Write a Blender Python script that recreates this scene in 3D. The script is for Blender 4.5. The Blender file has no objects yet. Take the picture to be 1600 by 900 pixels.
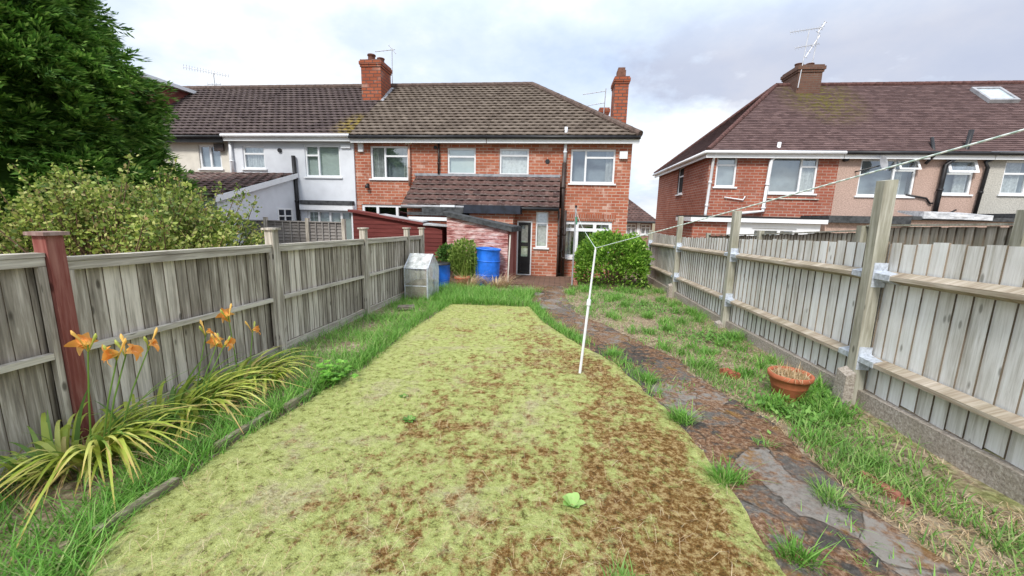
import bpy, bmesh, math, random
import numpy as np
from mathutils import Vector, Matrix, noise as mnoise
R = math.radians
SC = bpy.context.scene
COL = SC.collection

# ------------------------------------------------------------------ camera
cam_d = bpy.data.cameras.new('camera'); cam = bpy.data.objects.new('camera', cam_d); COL.objects.link(cam)
PITCH, YAW, ROLL = R(10.1), R(-6.1), R(1.3)
cy_, sy_ = math.cos(YAW), math.sin(YAW)
fwd = Vector((sy_*math.cos(PITCH), cy_*math.cos(PITCH), -math.sin(PITCH)))
rgt = Vector((cy_, -sy_, 0)); upv = rgt.cross(fwd)
rr = math.cos(ROLL)*rgt + math.sin(ROLL)*upv
uu = -math.sin(ROLL)*rgt + math.cos(ROLL)*upv
m = Matrix((rr, uu, -fwd)).transposed().to_4x4(); m.translation = (0, 0, 1.6)
cam.matrix_world = m
cam_d.sensor_width = 36; cam_d.lens = 630*36/1600; cam_d.clip_start = 0.05; cam_d.clip_end = 3000
SC.camera = cam

# ------------------------------------------------------------------ light
SUN_AZ, SUN_EL = R(197), R(46)          # behind the camera, slightly to its left, through thin cloud
w = bpy.data.worlds.new('World'); SC.world = w; w.use_nodes = True
nt = w.node_tree; N = nt.nodes; L = nt.links; N.clear()
def nd(t, **k):
    n = N.new(t)
    for a, b in k.items(): setattr(n, a, b)
    return n
out = nd('ShaderNodeOutputWorld'); bg = nd('ShaderNodeBackground'); bg.inputs[1].default_value = 0.1
sky = nd('ShaderNodeTexSky', sky_type='NISHITA', sun_disc=False); sky.sun_elevation = SUN_EL; sky.sun_rotation = SUN_AZ
sky.air_density = 1.0; sky.dust_density = 1.5
tc = nd('ShaderNodeTexCoord'); sep = nd('ShaderNodeSeparateXYZ'); L.new(tc.outputs['Generated'], sep.inputs[0])
def wm(op, a, b=None, c=None):
    n = nd('ShaderNodeMath', operation=op)
    for i, v in enumerate((a, b, c)):
        if v is None: continue
        if isinstance(v, (int, float)): n.inputs[i].default_value = v
        else: L.new(v, n.inputs[i])
    return n.outputs[0]
zz = wm('ADD', wm('MAXIMUM', sep.outputs[2], 0.0), 0.34)
cmb = nd('ShaderNodeCombineXYZ'); L.new(wm('DIVIDE', sep.outputs[0], zz), cmb.inputs[0]); L.new(wm('DIVIDE', sep.outputs[1], zz), cmb.inputs[1])
def wnoise(scale, detail, off, rough=.55):
    mp = nd('ShaderNodeMapping'); mp.inputs['Location'].default_value = off; L.new(cmb.outputs[0], mp.inputs[0])
    n = nd('ShaderNodeTexNoise'); n.inputs['Scale'].default_value = scale; n.inputs['Detail'].default_value = detail; n.inputs['Roughness'].default_value = rough
    L.new(mp.outputs[0], n.inputs[0]); return n.outputs[0]
def wramp(src, stops):
    r = nd('ShaderNodeValToRGB'); L.new(src, r.inputs[0]); e = r.color_ramp.elements
    while len(e) > 1: e.remove(e[0])
    e[0].position, e[0].color = stops[0][0], (*stops[0][1], 1)
    for p, c in stops[1:]:
        k = e.new(p); k.color = (*c, 1)
    return r.outputs[0]
def wmix(f, a, b, t='MIX'):
    n = nd('ShaderNodeMix', data_type='RGBA', blend_type=t)
    if isinstance(f, (int, float)): n.inputs[0].default_value = f
    else: L.new(f, n.inputs[0])
    for i, v in ((6, a), (7, b)):
        if isinstance(v, tuple): n.inputs[i].default_value = (*v, 1)
        else: L.new(v, n.inputs[i])
    return n.outputs[2]
CL = 4.9
# thin high overcast: white with a faint blue, then soft grey cloud banks
veil = wramp(wnoise(1.5, 6, (3.1, 1.7, 0), .58), [(0.36, (.60*CL, .71*CL, .90*CL)), (0.50, (.78*CL, .87*CL, 1.0*CL)), (0.62, (1.03*CL, 1.05*CL, 1.07*CL))])
base = wmix(0.88, sky.outputs[0], veil)
bank = wramp(wm('ADD', wnoise(1.5, 7, (5.55, 2.35, 0), .58), wm('MULTIPLY', sep.outputs[0], .16)), [(0.54, (0, 0, 0)), (0.635, (1, 1, 1))])
low = wramp(sep.outputs[2], [(0.03, (.2, .2, .2)), (0.12, (1, 1, 1)), (0.31, (.95, .95, .95)), (0.40, (.22, .22, .22)), (0.7, (.3, .3, .3))])
fac = wmix(1.0, bank, low, 'MULTIPLY')
sp = nd('ShaderNodeSeparateColor'); L.new(fac, sp.inputs[0])
fac2 = wm('MULTIPLY', sp.outputs[0], 0.75)
col = wmix(fac2, base, (.47*CL, .50*CL, .63*CL))
grad = wramp(sep.outputs[2], [(0.0, (.95, .95, .95)), (0.36, (1, 1, 1)), (0.9, (1.9, 1.9, 1.9))])     # overcast sky is brighter overhead
col = wmix(1.0, col, grad, 'MULTIPLY')
L.new(col, bg.inputs[0]); L.new(bg.outputs[0], out.inputs[0])

sd = bpy.data.lights.new('sun', 'SUN'); sd.energy = 1.5; sd.angle = R(12); sd.color = (1, .965, .91)
so = bpy.data.objects.new('sun', sd); COL.objects.link(so)
sdir = Vector((math.sin(SUN_AZ)*math.cos(SUN_EL), math.cos(SUN_AZ)*math.cos(SUN_EL), math.sin(SUN_EL)))
so.rotation_euler = (-sdir).to_track_quat('-Z', 'Y').to_euler(); so.location = sdir*60
vs = SC.view_settings; SC.display_settings.display_device = 'sRGB'
vs.view_transform = 'Standard'; vs.look = 'None'; vs.gamma = 1.0; vs.use_curve_mapping = False; vs.exposure = 1.22
SC.render.engine = 'CYCLES'; SC.cycles.max_bounces = 6; SC.cycles.transparent_max_bounces = 8

# ------------------------------------------------------------------ materials
class Mat:
    """small node-graph helper"""
    def __init__(s, name, rough=.85, spec=.3):
        s.m = bpy.data.materials.new(name); s.m.use_nodes = True; s.t = s.m.node_tree; s.n = s.t.nodes; s.l = s.t.links
        s.b = s.n['Principled BSDF']; s.b.inputs['Roughness'].default_value = rough; s.b.inputs['Specular IOR Level'].default_value = spec
    def new(s, t, **k):
        n = s.n.new(t)
        for a, b in k.items(): setattr(n, a, b)
        return n
    def put(s, sock, v):
        if isinstance(v, tuple) and len(v) == 3 and sock.type == 'RGBA': v = (*v, 1)
        if isinstance(v, (int, float, tuple)): sock.default_value = v
        else: s.l.new(v, sock)
    def math(s, op, a, b=0.0, c=0.0):
        n = s.new('ShaderNodeMath', operation=op); s.put(n.inputs[0], a); s.put(n.inputs[1], b); s.put(n.inputs[2], c); return n.outputs[0]
    def mix(s, f, a, b, t='MIX'):
        n = s.new('ShaderNodeMix', data_type='RGBA', blend_type=t); s.put(n.inputs[0], f); s.put(n.inputs[6], a); s.put(n.inputs[7], b); return n.outputs[2]
    def pos(s): return s.new('ShaderNodeNewGeometry').outputs['Position']
    def island(s): return s.new('ShaderNodeNewGeometry').outputs['Random Per Island']
    def objrand(s): return s.new('ShaderNodeObjectInfo').outputs['Random']
    def uv(s): return s.new('ShaderNodeTexCoord').outputs['UV']
    def map(s, v, scale=(1, 1, 1), loc=(0, 0, 0)):
        n = s.new('ShaderNodeMapping'); s.l.new(v, n.inputs[0]); s.put(n.inputs['Scale'], tuple(scale)); s.put(n.inputs['Location'], loc); return n.outputs[0]
    def noise(s, v, scale, detail=4, rough=.55, dist=0.0):
        n = s.new('ShaderNodeTexNoise'); s.l.new(v, n.inputs['Vector']); n.inputs['Scale'].default_value = scale; n.inputs['Detail'].default_value = detail
        n.inputs['Roughness'].default_value = rough; n.inputs['Distortion'].default_value = dist; return n.outputs[0]
    def ramp(s, f, stops, interp='LINEAR'):
        r = s.new('ShaderNodeValToRGB'); s.put(r.inputs[0], f); r.color_ramp.interpolation = interp; e = r.color_ramp.elements
        while len(e) > 1: e.remove(e[0])
        def cc(c): return (c, c, c, 1) if isinstance(c, (int, float)) else (*c, 1)
        e[0].position, e[0].color = stops[0][0], cc(stops[0][1])
        for p, c in stops[1:]: e.new(p).color = cc(c)
        return r.outputs[0]
    def bump(s, h, strength=.3, dist=.02):
        n = s.new('ShaderNodeBump'); n.inputs['Strength'].default_value = strength; n.inputs['Distance'].default_value = dist
        s.l.new(h, n.inputs['Height']); s.l.new(n.outputs[0], s.b.inputs['Normal'])
    def base(s, c): s.put(s.b.inputs['Base Color'], c); return s

def plain(name, c, rough=.6, spec=.3, var=.12, scale=6, metal=0.0):
    M = Mat(name, rough, spec); M.b.inputs['Metallic'].default_value = metal
    n = M.noise(M.pos(), scale, 5)
    lo = tuple(x*(1-var*2) for x in c); hi = tuple(min(1, x*(1+var)) for x in c)
    M.base(M.ramp(n, [(.3, lo), (.55, c), (.75, hi)])); return M.m

def brick(name, c1, c2, mortar, bw=.225, rh=.077, pale=.25, ms_=.012):
    M = Mat(name, .9, .2); u = M.uv(); p = M.pos()
    def bt(a, b, mo, msize):
        t = M.new('ShaderNodeTexBrick'); M.l.new(u, t.inputs['Vector']); t.inputs['Scale'].default_value = 1
        M.put(t.inputs['Color1'], a); M.put(t.inputs['Color2'], b); M.put(t.inputs['Mortar'], mo)
        t.inputs['Brick Width'].default_value = bw; t.inputs['Row Height'].default_value = rh; t.inputs['Mortar Size'].default_value = msize; t.inputs['Mortar Smooth'].default_value = .2; t.inputs['Bias'].default_value = 0
        return t
    t = bt(c1, c2, mortar, ms_)
    g = bt((0, 0, 0), (1, 1, 1), (.5, .5, .5), 0.0)       # same layout: one grey per brick
    patch = M.noise(p, 1.1, 4, .6)
    c = M.mix(M.math('MULTIPLY', M.ramp(patch, [(.4, 0.0), (.7, 1.0)]), .45), t.outputs[0], tuple(x*.62 for x in c2))
    eff = M.math('MULTIPLY', M.ramp(M.noise(p, 2.3, 3), [(.5, 0.0), (.66, 1.0)]), M.ramp(g.outputs[0], [(.62, 0.0), (.8, 1.0)]))
    c = M.mix(M.math('MULTIPLY', eff, pale), c, (.72, .56, .46))
    dk = M.math('MULTIPLY', M.ramp(g.outputs[0], [(.12, 1.0), (.3, 0.0)]), .4)
    c = M.mix(dk, c, tuple(x*.45 for x in c2))
    c = M.mix(M.ramp(M.noise(p, 35, 3), [(.3, .25), (.6, 0.0)]), c, tuple(x*.6 for x in c1))
    M.base(c); M.bump(t.outputs[1], -.5, .008); return M.m

def tiles(name, dark, mid, light, lichen=(.42, .40, .30), lich=.3, moss=None):
    M = Mat(name, .9, .2); u = M.uv(); p = M.pos()
    fl = M.new('ShaderNodeVectorMath', operation='FLOOR'); M.l.new(u, fl.inputs[0])
    wn = M.new('ShaderNodeTexWhiteNoise', noise_dimensions='2D'); M.l.new(fl.outputs[0], wn.inputs[0])
    c = M.ramp(wn.outputs[0], [(0, dark), (.5, mid), (1, light)])
    st = M.ramp(M.noise(p, .9, 5, .6), [(.35, 0.0), (.7, 1.0)])
    c = M.mix(M.math('MULTIPLY', st, .40), c, dark)
    sep = M.new('ShaderNodeSeparateXYZ'); fr = M.new('ShaderNodeVectorMath', operation='FRACTION'); M.l.new(u, fr.inputs[0]); M.l.new(fr.outputs[0], sep.inputs[0])
    edge = M.math('MULTIPLY', M.ramp(sep.outputs[1], [(.0, 1.0), (.28, 0.0)]), .55)          # weathered lower lip of every tile
    c = M.mix(M.math('MULTIPLY', edge, M.ramp(M.noise(p, 3, 4), [(.35, .2), (.65, 1.0)])), c, lichen)
    sp = M.ramp(M.noise(p, 22, 3, .6), [(.60, 0.0), (.70, 1.0)])
    c = M.mix(M.math('MULTIPLY', sp, lich), c, lichen)
    if moss:
        loc, rad, mc = moss
        d = M.new('ShaderNodeVectorMath', operation='DISTANCE'); M.l.new(M.map(p, (1, .6, .8)), d.inputs[0]); d.inputs[1].default_value = (loc[0], loc[1]*.6, loc[2]*.8)
        mf = M.math('MULTIPLY', M.ramp(M.math('DIVIDE', d.outputs['Value'], rad), [(.3, 1.0), (1, 0.0)]), M.ramp(M.noise(p, 7, 5, .7), [(.44, 0.0), (.56, 1.0)]))
        c = M.mix(M.math('MULTIPLY', mf, .85), c, mc)
    M.base(c); M.bump(M.noise(p, 40, 4), .3, .01); return M.m

def wood(name, dark, mid, light, horiz=False, green=0.0, knots=True, rough=.9):
    M = Mat(name, rough, .2); u = M.uv(); p = M.pos(); r = M.island()
    off = M.new('ShaderNodeCombineXYZ'); M.l.new(M.math('MULTIPLY', r, 37.0), off.inputs[0]); M.l.new(M.math('MULTIPLY', r, 91.0), off.inputs[1])
    ad = M.new('ShaderNodeVectorMath', operation='ADD'); M.l.new(u, ad.inputs[0]); M.l.new(off.outputs[0], ad.inputs[1])
    sc = (2.2, 42, 1) if horiz else (42, 2.2, 1)
    sc2 = (1.2, 11, 1) if horiz else (11, 1.2, 1)
    f1 = M.noise(M.map(ad.outputs[0], sc), 1, 5, .65, .6); f2 = M.noise(M.map(ad.outputs[0], sc2), 1, 4, .6)
    f = M.math('ADD', M.math('MULTIPLY', f1, .5), M.math('MULTIPLY', f2, .5))
    f = M.math('ADD', f, M.math('MULTIPLY', M.math('SUBTRACT', r, .5), .17))
    c = M.ramp(f, [(.30, dark), (.48, mid), (.64, light)])
    if knots:
        v = M.new('ShaderNodeTexVoronoi'); M.l.new(M.map(ad.outputs[0], (5.5, 14, 1) if horiz else (14, 5.5, 1)), v.inputs['Vector']); v.inputs['Scale'].default_value = .55
        c = M.mix(M.ramp(v.outputs['Distance'], [(.07, .75), (.13, 0.0)]), c, tuple(x*.5 for x in dark))
    if green:
        c = M.mix(M.math('MULTIPLY', M.ramp(M.noise(p, 2.2, 5, .65), [(.42, 0.0), (.7, 1.0)]), green), c, (.16, .17, .07))
    M.base(c); M.bump(f1, .35, .006); return M.m

def leafmat(name, stops, trans=.35, rough=.5, spec=.35, vgrad=None):
    M = Mat(name, rough, spec)
    c = M.ramp(M.island(), stops)
    c = M.mix(M.ramp(M.noise(M.pos(), 2.2, 3), [(.35, .45), (.65, 0.0)]), c, stops[0][1])
    if vgrad:
        sep = M.new('ShaderNodeSeparateXYZ'); M.l.new(M.uv(), sep.inputs[0])
        c = M.mix(M.ramp(sep.outputs[1], vgrad[1]), c, vgrad[0])
    M.base(c)
    tr = M.new('ShaderNodeBsdfTranslucent'); M.put(tr.inputs[0], c)
    ms = M.new('ShaderNodeMixShader'); ms.inputs[0].default_value = trans
    M.l.new(M.b.outputs[0], ms.inputs[1]); M.l.new(tr.outputs[0], ms.inputs[2]); M.l.new(ms.outputs[0], M.n['Material Output'].inputs[0])
    return M.m

def moss_colour(M, p):
    """pale moss, straw and brown dead patches: shared by the lawn sheet and its tufts (world position)"""
    sep = M.new('ShaderNodeSeparateXYZ'); M.l.new(p, sep.inputs[0])
    big = M.noise(M.map(p, (1, .8, 0), (2.3, .7, 0)), 1.05, 6, .68); fine = M.noise(M.map(p, (1, .75, 0)), 8.0, 7, .80); straw = M.noise(M.map(p, (1, 1, 0), (7, 3, 0)), 2.1, 5, .65)
    g = M.ramp(M.noise(M.map(p, (1, 1, 0)), 15, 6, .78), [(.37, (.12, .11, .03)), (.455, (.37, .40, .125)), (.64, (.56, .60, .23))])
    dead = M.math('ADD', M.math('MULTIPLY', big, .42), M.math('MULTIPLY', fine, .62))
    xb = M.ramp(M.math('ADD', M.math('MULTIPLY', sep.outputs[0], .25), .60), [(.2, 0.0), (.8, 1.0)])       # worn more on the path side
    yb = M.ramp(M.math('MULTIPLY', sep.outputs[1], .2), [(.35, 1.0), (1.35, .65)])
    edge = M.new('ShaderNodeAttribute', attribute_name='edge').outputs['Fac']                          # greener rim along the border
    dead = M.math('ADD', dead, M.math('MULTIPLY', M.math('SUBTRACT', M.math('MULTIPLY', xb, yb), .44), .135))
    dead = M.math('SUBTRACT', dead, M.math('MULTIPLY', edge, .14))
    s = M.ramp(M.math('ADD', M.math('MULTIPLY', straw, .6), M.math('MULTIPLY', fine, .45)), [(.535, 0.0), (.64, .75)])
    s = M.math('MULTIPLY', s, M.math('SUBTRACT', 1.0, M.math('MULTIPLY', edge, .8)))
    g = M.mix(s, g, M.ramp(M.noise(p, 40, 3, .7), [(.35, (.28, .22, .12)), (.6, (.60, .53, .34))]))
    br = M.ramp(M.noise(M.map(p, (1, 1, 0)), 22, 5, .75), [(.36, (.055, .020, .005)), (.48, (.19, .080, .020)), (.60, (.46, .33, .15))])
    return M.mix(M.ramp(dead, [(.496, 0.0), (.566, .93)]), g, br)

# ------------------------------------------------------------------ object helpers
def world_off(o):
    v = Vector((0, 0, 0))
    while o is not None: v = v + Vector(o.location); o = o.parent
    return v
def thing(name, label, cat, loc=(0, 0, 0), group=None):
    o = bpy.data.objects.new(name, None); COL.objects.link(o); o.location = loc; o.empty_display_size = .1
    o['label'] = label; o['category'] = cat
    if group: o['group'] = group
    return o
def tag(o, label, cat, group=None):
    o['label'] = label; o['category'] = cat
    if group: o['group'] = group
    return o
def link_mesh(name, me, parent, mats):
    for mt in (mats if isinstance(mats, (list, tuple)) else [mats]): me.materials.append(mt)
    o = bpy.data.objects.new(name, me); COL.objects.link(o)
    if parent is not None: o.parent = parent
    return o
class MB:
    def __init__(s): s.v = []; s.f = []; s.uv = []; s.mi = []
    def face(s, pts, uv=None, mi=0):
        i = len(s.v); s.v += [tuple(p) for p in pts]; s.f.append(tuple(range(i, i+len(pts)))); s.mi.append(mi)
        if uv is None:
            a, b, c = Vector(pts[0]), Vector(pts[1]), Vector(pts[-1]); n = (b-a).cross(c-a)
            ax = max(range(3), key=lambda k: abs(n[k]))
            uv = [((p[1], p[2]), (p[0], p[2]), (p[0], p[1]))[ax] for p in pts]
        s.uv.append(uv); return s
    def box(s, x0, x1, y0, y1, z0, z1, mi=0):
        return s.hexa([(x0, y0, z0), (x1, y0, z0), (x1, y1, z0), (x0, y1, z0), (x0, y0, z1), (x1, y0, z1), (x1, y1, z1), (x0, y1, z1)], mi)
    def hexa(s, p, mi=0):
        i = len(s.v); s.v += [tuple(q) for q in p]
        for f in ((3, 2, 1, 0), (4, 5, 6, 7), (0, 1, 5, 4), (2, 3, 7, 6), (1, 2, 6, 5), (3, 0, 4, 7)):
            pts = [p[k] for k in f]; a, b, c = Vector(pts[0]), Vector(pts[1]), Vector(pts[3]); n = (b-a).cross(c-a); ax = max(range(3), key=lambda k: abs(n[k]))
            s.f.append(tuple(i+k for k in f)); s.uv.append([((q[1], q[2]), (q[0], q[2]), (q[0], q[1]))[ax] for q in pts]); s.mi.append(mi)
        return s
    def beam(s, a, b, w, h, up=(0, 0, 1), mi=0):
        a, b = Vector(a), Vector(b); d = (b-a).normalized(); sd = d.cross(Vector(up)).normalized()*w/2; u = sd.cross(d).normalized()*h/2
        return s.hexa([a-sd-u, a+sd-u, b+sd-u, b-sd-u, a-sd+u, a+sd+u, b+sd+u, b-sd+u], mi)
    def tube(s, pts, r, n=8, caps=True, mi=0):
        pts = [Vector(p) for p in pts]; rs = r if isinstance(r, (list, tuple)) else [r]*len(pts); base = len(s.v); vv = 0.0; vl = []
        ref = Vector((0, 0, 1)) if abs((pts[1]-pts[0]).normalized().z) < .9 else Vector((1, 0, 0))
        for i, p in enumerate(pts):
            d = (pts[min(i+1, len(pts)-1)]-pts[max(i-1, 0)]).normalized(); a = d.cross(ref).normalized(); b = a.cross(d).normalized(); ref = b if abs(b.dot(d)) < .9 else ref
            if i: vv += (p-pts[i-1]).length
            vl.append(vv)
            for k in range(n):
                t = 2*math.pi*k/n; s.v.append(tuple(p+(a*math.cos(t)+b*math.sin(t))*rs[i]))
        for i in range(len(pts)-1):
            for k in range(n):
                k2 = (k+1) % n; s.f.append((base+i*n+k, base+(i+1)*n+k, base+(i+1)*n+k2, base+i*n+k2)); u0 = k/n*6.28*rs[i]; u1 = (k+1)/n*6.28*rs[i]
                s.uv.append([(u0, vl[i]), (u0, vl[i+1]), (u1, vl[i+1]), (u1, vl[i])]); s.mi.append(mi)
        if caps:
            for e, rv in ((0, False), (len(pts)-1, True)):
                idx = [base+e*n+k for k in range(n)]; idx = idx[::-1] if rv else idx
                s.f.append(tuple(idx)); s.uv.append([(s.v[q][0], s.v[q][1]) for q in idx]); s.mi.append(mi)
        return s
    def lathe(s, c, prof, n=28, mi=0, tilt=None):
        base = len(s.v); T = tilt or Matrix.Identity(3)
        for r, z in prof:
            for k in range(n):
                t = 2*math.pi*k/n; s.v.append(tuple(Vector(c)+T @ Vector((r*math.cos(t), r*math.sin(t), z))))
        for i in range(len(prof)-1):
            for k in range(n):
                k2 = (k+1) % n; s.f.append((base+i*n+k, base+i*n+k2, base+(i+1)*n+k2, base+(i+1)*n+k)); s.mi.append(mi)
                s.uv.append([(k/n, prof[i][1]), ((k+1)/n, prof[i][1]), ((k+1)/n, prof[i+1][1]), (k/n, prof[i+1][1])])
        return s
    def build(s, name, mats, parent=None, smooth=False):
        off = world_off(parent); me = bpy.data.meshes.new(name)
        me.from_pydata([(v[0]-off.x, v[1]-off.y, v[2]-off.z) for v in s.v], [], s.f)
        ul = me.uv_layers.new(name='UVMap'); ul.data.foreach_set('uv', [c for f in s.uv for q in f for c in q])
        me.polygons.foreach_set('material_index', s.mi)
        if smooth: me.polygons.foreach_set('use_smooth', [True]*len(s.f))
        me.update(); return link_mesh(name, me, parent, mats)
def np_mesh(name, V, F, mat, parent=None, UV=None, smooth=False, attr=None):
    off = np.array(world_off(parent)); V = np.asarray(V, np.float32)-off.astype(np.float32); F = np.asarray(F, np.int32); k = F.shape[1]
    me = bpy.data.meshes.new(name); me.vertices.add(len(V)); me.vertices.foreach_set('co', V.ravel())
    me.loops.add(F.size); me.loops.foreach_set('vertex_index', F.ravel()); me.polygons.add(len(F))
    me.polygons.foreach_set('loop_start', np.arange(0, F.size, k, dtype=np.int32))
    if UV is not None:
        ul = me.uv_layers.new(name='UVMap'); ul.data.foreach_set('uv', np.asarray(UV, np.float32)[F.ravel()].ravel())
    if smooth: me.polygons.foreach_set('use_smooth', np.ones(len(F), bool))
    if attr is not None:
        a = me.attributes.new('edge', 'FLOAT', 'POINT'); a.data.foreach_set('value', np.asarray(attr, np.float32))
    me.update(calc_edges=True); me.validate(); return link_mesh(name, me, parent, mat)
def blades(P, H, W, AZ, LEAN, CURVE, DROP, seg=3):
    """curved tapering strips; returns V, F, UV"""
    P = np.asarray(P, float); n = len(P)
    H, W, AZ, LEAN, CURVE, DROP = [np.broadcast_to(np.asarray(a, float), (n,)) for a in (H, W, AZ, LEAN, CURVE, DROP)]
    d = np.stack([np.cos(AZ), np.sin(AZ), 0*AZ], 1); sd = np.stack([-np.sin(AZ), np.cos(AZ), 0*AZ], 1); V = []; UV = []
    for i in range(seg+1):
        t = i/seg; c = P+d*(H*(LEAN*t+CURVE*t*t))[:, None]+np.array([0, 0, 1.])*(H*(t-DROP*t*t))[:, None]
        wd = (W*(1-t**1.7*.93)*(0.75+.25*min(1, t*4)))[:, None]/2
        V += [c-sd*wd, c+sd*wd]; UV += [np.tile([0., t], (n, 1)), np.tile([1., t], (n, 1))]
    k = 2*(seg+1); V = np.stack(V, 1).reshape(-1, 3); UV = np.stack(UV, 1).reshape(-1, 2); b = np.arange(n)[:, None]*k
    F = np.concatenate([b+np.array([[2*i, 2*i+1, 2*i+3, 2*i+2]]) for i in range(seg)], 0)
    return V, F, UV
def rhombs(C, A, B):
    """leaf quads from base C, long axis A, half width B"""
    V = np.stack([C, C+A*.45+B, C+A, C+A*.45-B], 1).reshape(-1, 3); n = len(C)
    F = np.arange(n*4).reshape(n, 4); UV = np.tile([[.5, 0], [1, .5], [.5, 1], [0, .5]], (n, 1)); return V, F, UV
def merge(parts):
    V, F, U = [], [], []; o = 0
    for v, f, u in parts: V.append(v); F.append(f+o); U.append(u); o += len(v)
    return np.concatenate(V), np.concatenate(F), np.concatenate(U)
def unit(a): return a/np.maximum(np.linalg.norm(a, axis=-1, keepdims=True), 1e-9)
def gz(x, y): return -.024*np.clip(y, -5, 14)
def fbm(x, y, s, o=3, seed=0.0):
    v = 0; a = 1
    for k in range(o): v += a*mnoise.noise((x*s+seed, y*s+seed*1.7, seed*.3)); s *= 2.1; a *= .5
    return v

# palette
M_BRICK = brick('red_brick', (.50, .185, .105), (.36, .095, .052), (.50, .38, .30), .26, .094, pale=.55)
M_BRICK2 = brick('darker_red_brick', (.44, .145, .085), (.29, .078, .05), (.42, .32, .26), .26, .094, pale=.15)
M_CHIM = brick('chimney_brick', (.44, .135, .065), (.30, .075, .038), (.10, .075, .065), .30, .118, .30, .020)
M_TILE_L = tiles('brown_pantiles', (.080, .060, .060), (.108, .081, .079), (.135, .103, .097), (.34, .29, .26), .16, ((-7.0, 13.7, 4.5), .75, (.33, .25, .05)))
M_TILE_C = tiles('weathered_pantiles', (.125, .098, .080), (.168, .134, .109), (.21, .17, .139), (.38, .32, .26), .22)
M_TILE_X = tiles('lean_to_pantiles', (.08, .046, .042), (.125, .070, .060), (.165, .096, .082), (.50, .45, .42), .42)
M_TILE_E = tiles('plain_clay_tiles', (.105, .068, .067), (.150, .098, .096), (.195, .130, .125), (.26, .17, .15), .10, ((9.5, 17.0, 6.3), 1.6, (.17, .15, .035)))
M_RIDGE = plain('ridge_tile_clay', (.12, .085, .07), .9, .2, .25, 9)
M_WHITE = plain('white_upvc', (.78, .79, .80), .35, .4, .03)
M_WPAINT = plain('white_render', (.68, .70, .735), .85, .2, .05, 2.5)
M_CREAM = plain('cream_painted_brick', (.66, .62, .54), .85, .2, .07, 3)
M_BLACK = plain('black_plastic', (.018, .017, .018), .45, .4, .3)
M_BROWNP = plain('brown_drainpipe', (.045, .028, .022), .5, .4, .3)
M_GREYP = plain('grey_plastic', (.33, .33, .34), .6, .3, .15)
M_LEAD = plain('lead_flashing', (.30, .31, .33), .7, .3, .2, 8)
M_FELT = plain('dark_roofing_felt', (.075, .078, .08), .9, .2, .3, 10)
M_NAVY = plain('dark_navy_fascia', (.018, .022, .035), .45, .4, .3)
M_ROOM = plain('dark_room', (.05, .05, .05), .9, .1)
M_CURT = plain('net_curtain', (.62, .63, .62), .95, .1, .15, 14)
M_BLIND = plain('pale_green_blind', (.52, .58, .54), .95, .1, .05, 4)
M_ALU = plain('weathered_aluminium', (.50, .50, .51), .45, .5, .15, 20, .6)
M_GALV = plain('galvanised_steel', (.58, .62, .68), .45, .5, .2, 30, .3)
M_CONC = Mat('rough_concrete', .95, .15); _p = M_CONC.pos()
M_CONC.base(M_CONC.mix(M_CONC.ramp(M_CONC.noise(_p, 3, 4), [(.4, 0.0), (.7, .5)]), M_CONC.ramp(M_CONC.noise(_p, 45, 5, .7), [(.3, (.16, .13, .11)), (.5, (.35, .305, .26)), (.7, (.54, .49, .43))]), (.22, .19, .13)))
M_CONC.bump(M_CONC.noise(_p, 60, 4, .7), .7, .012); M_CONC = M_CONC.m
def glass(name, refl, tint):
    M = Mat(name); t = M.new('ShaderNodeBsdfTransparent'); M.put(t.inputs[0], tint); g = M.new('ShaderNodeBsdfGlossy'); g.inputs['Roughness'].default_value = .02; M.put(g.inputs[0], (.9, .95, 1))
    nn = M.new('ShaderNodeBump'); nn.inputs['Strength'].default_value = .04; nn.inputs['Distance'].default_value = .05; M.l.new(M.noise(M.pos(), 1.6, 1), nn.inputs['Height']); M.l.new(nn.outputs[0], g.inputs['Normal'])
    ms = M.new('ShaderNodeMixShader'); ms.inputs[0].default_value = refl; M.l.new(t.outputs[0], ms.inputs[1]); M.l.new(g.outputs[0], ms.inputs[2]); M.l.new(ms.outputs[0], M.n['Material Output'].inputs[0]); return M.m
M_GLASS = glass('window_glass', .24, (.88, .92, .92))
def pebble(name, c):
    M = Mat(name, .95, .15); p = M.pos(); n = M.noise(p, 28, 5, .75); st = M.noise(M.map(p, (1, 1, .35)), 1.3, 4, .6)
    M.base(M.mix(M.ramp(st, [(.45, 0.0), (.75, .35)]), M.ramp(n, [(.3, tuple(x*.55 for x in c)), (.52, c), (.7, tuple(min(1, x*1.35) for x in c))]), tuple(x*.6 for x in c)))
    M.bump(n, .6, .015); return M.m
M_PEB_PINK = pebble('pinkish_pebbledash', (.47, .335, .275)); M_PEB_GREY = pebble('grey_pebbledash', (.47, .45, .40))
M_FENCE = wood('weathered_grey_fence_boards', (.095, .078, .060), (.34, .30, .247), (.70, .64, .55), False, .05)
M_FENCE_H = wood('weathered_grey_rails', (.16, .135, .105), (.38, .34, .285), (.62, .575, .49), True, .1)
M_RFENCE = wood('silvered_closeboard', (.42, .39, .335), (.72, .70, .66), (.86, .855, .83), False, .13)
M_RRAIL = wood('brown_arris_rail', (.12, .09, .06), (.31, .25, .185), (.52, .455, .37), True, .2)
M_RPOST = wood('greenish_fence_post', (.13, .12, .085), (.30, .285, .225), (.47, .455, .38), False, .28)
M_RFENCE2 = wood('greenish_brown_closeboard', (.17, .145, .105), (.36, .315, .245), (.54, .49, .40), False, .25)
M_REDPOST = wood('red_brown_painted_post', (.10, .03, .026), (.205, .062, .05), (.33, .15, .12), False)
M_LAP = wood('grey_lap_panel', (.13, .115, .105), (.22, .20, .185), (.31, .29, .27), True)
M_PINKSHED = wood('faded_red_shed_boards', (.16, .06, .055), (.44, .23, .21), (.74, .61, .58), True)
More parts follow.
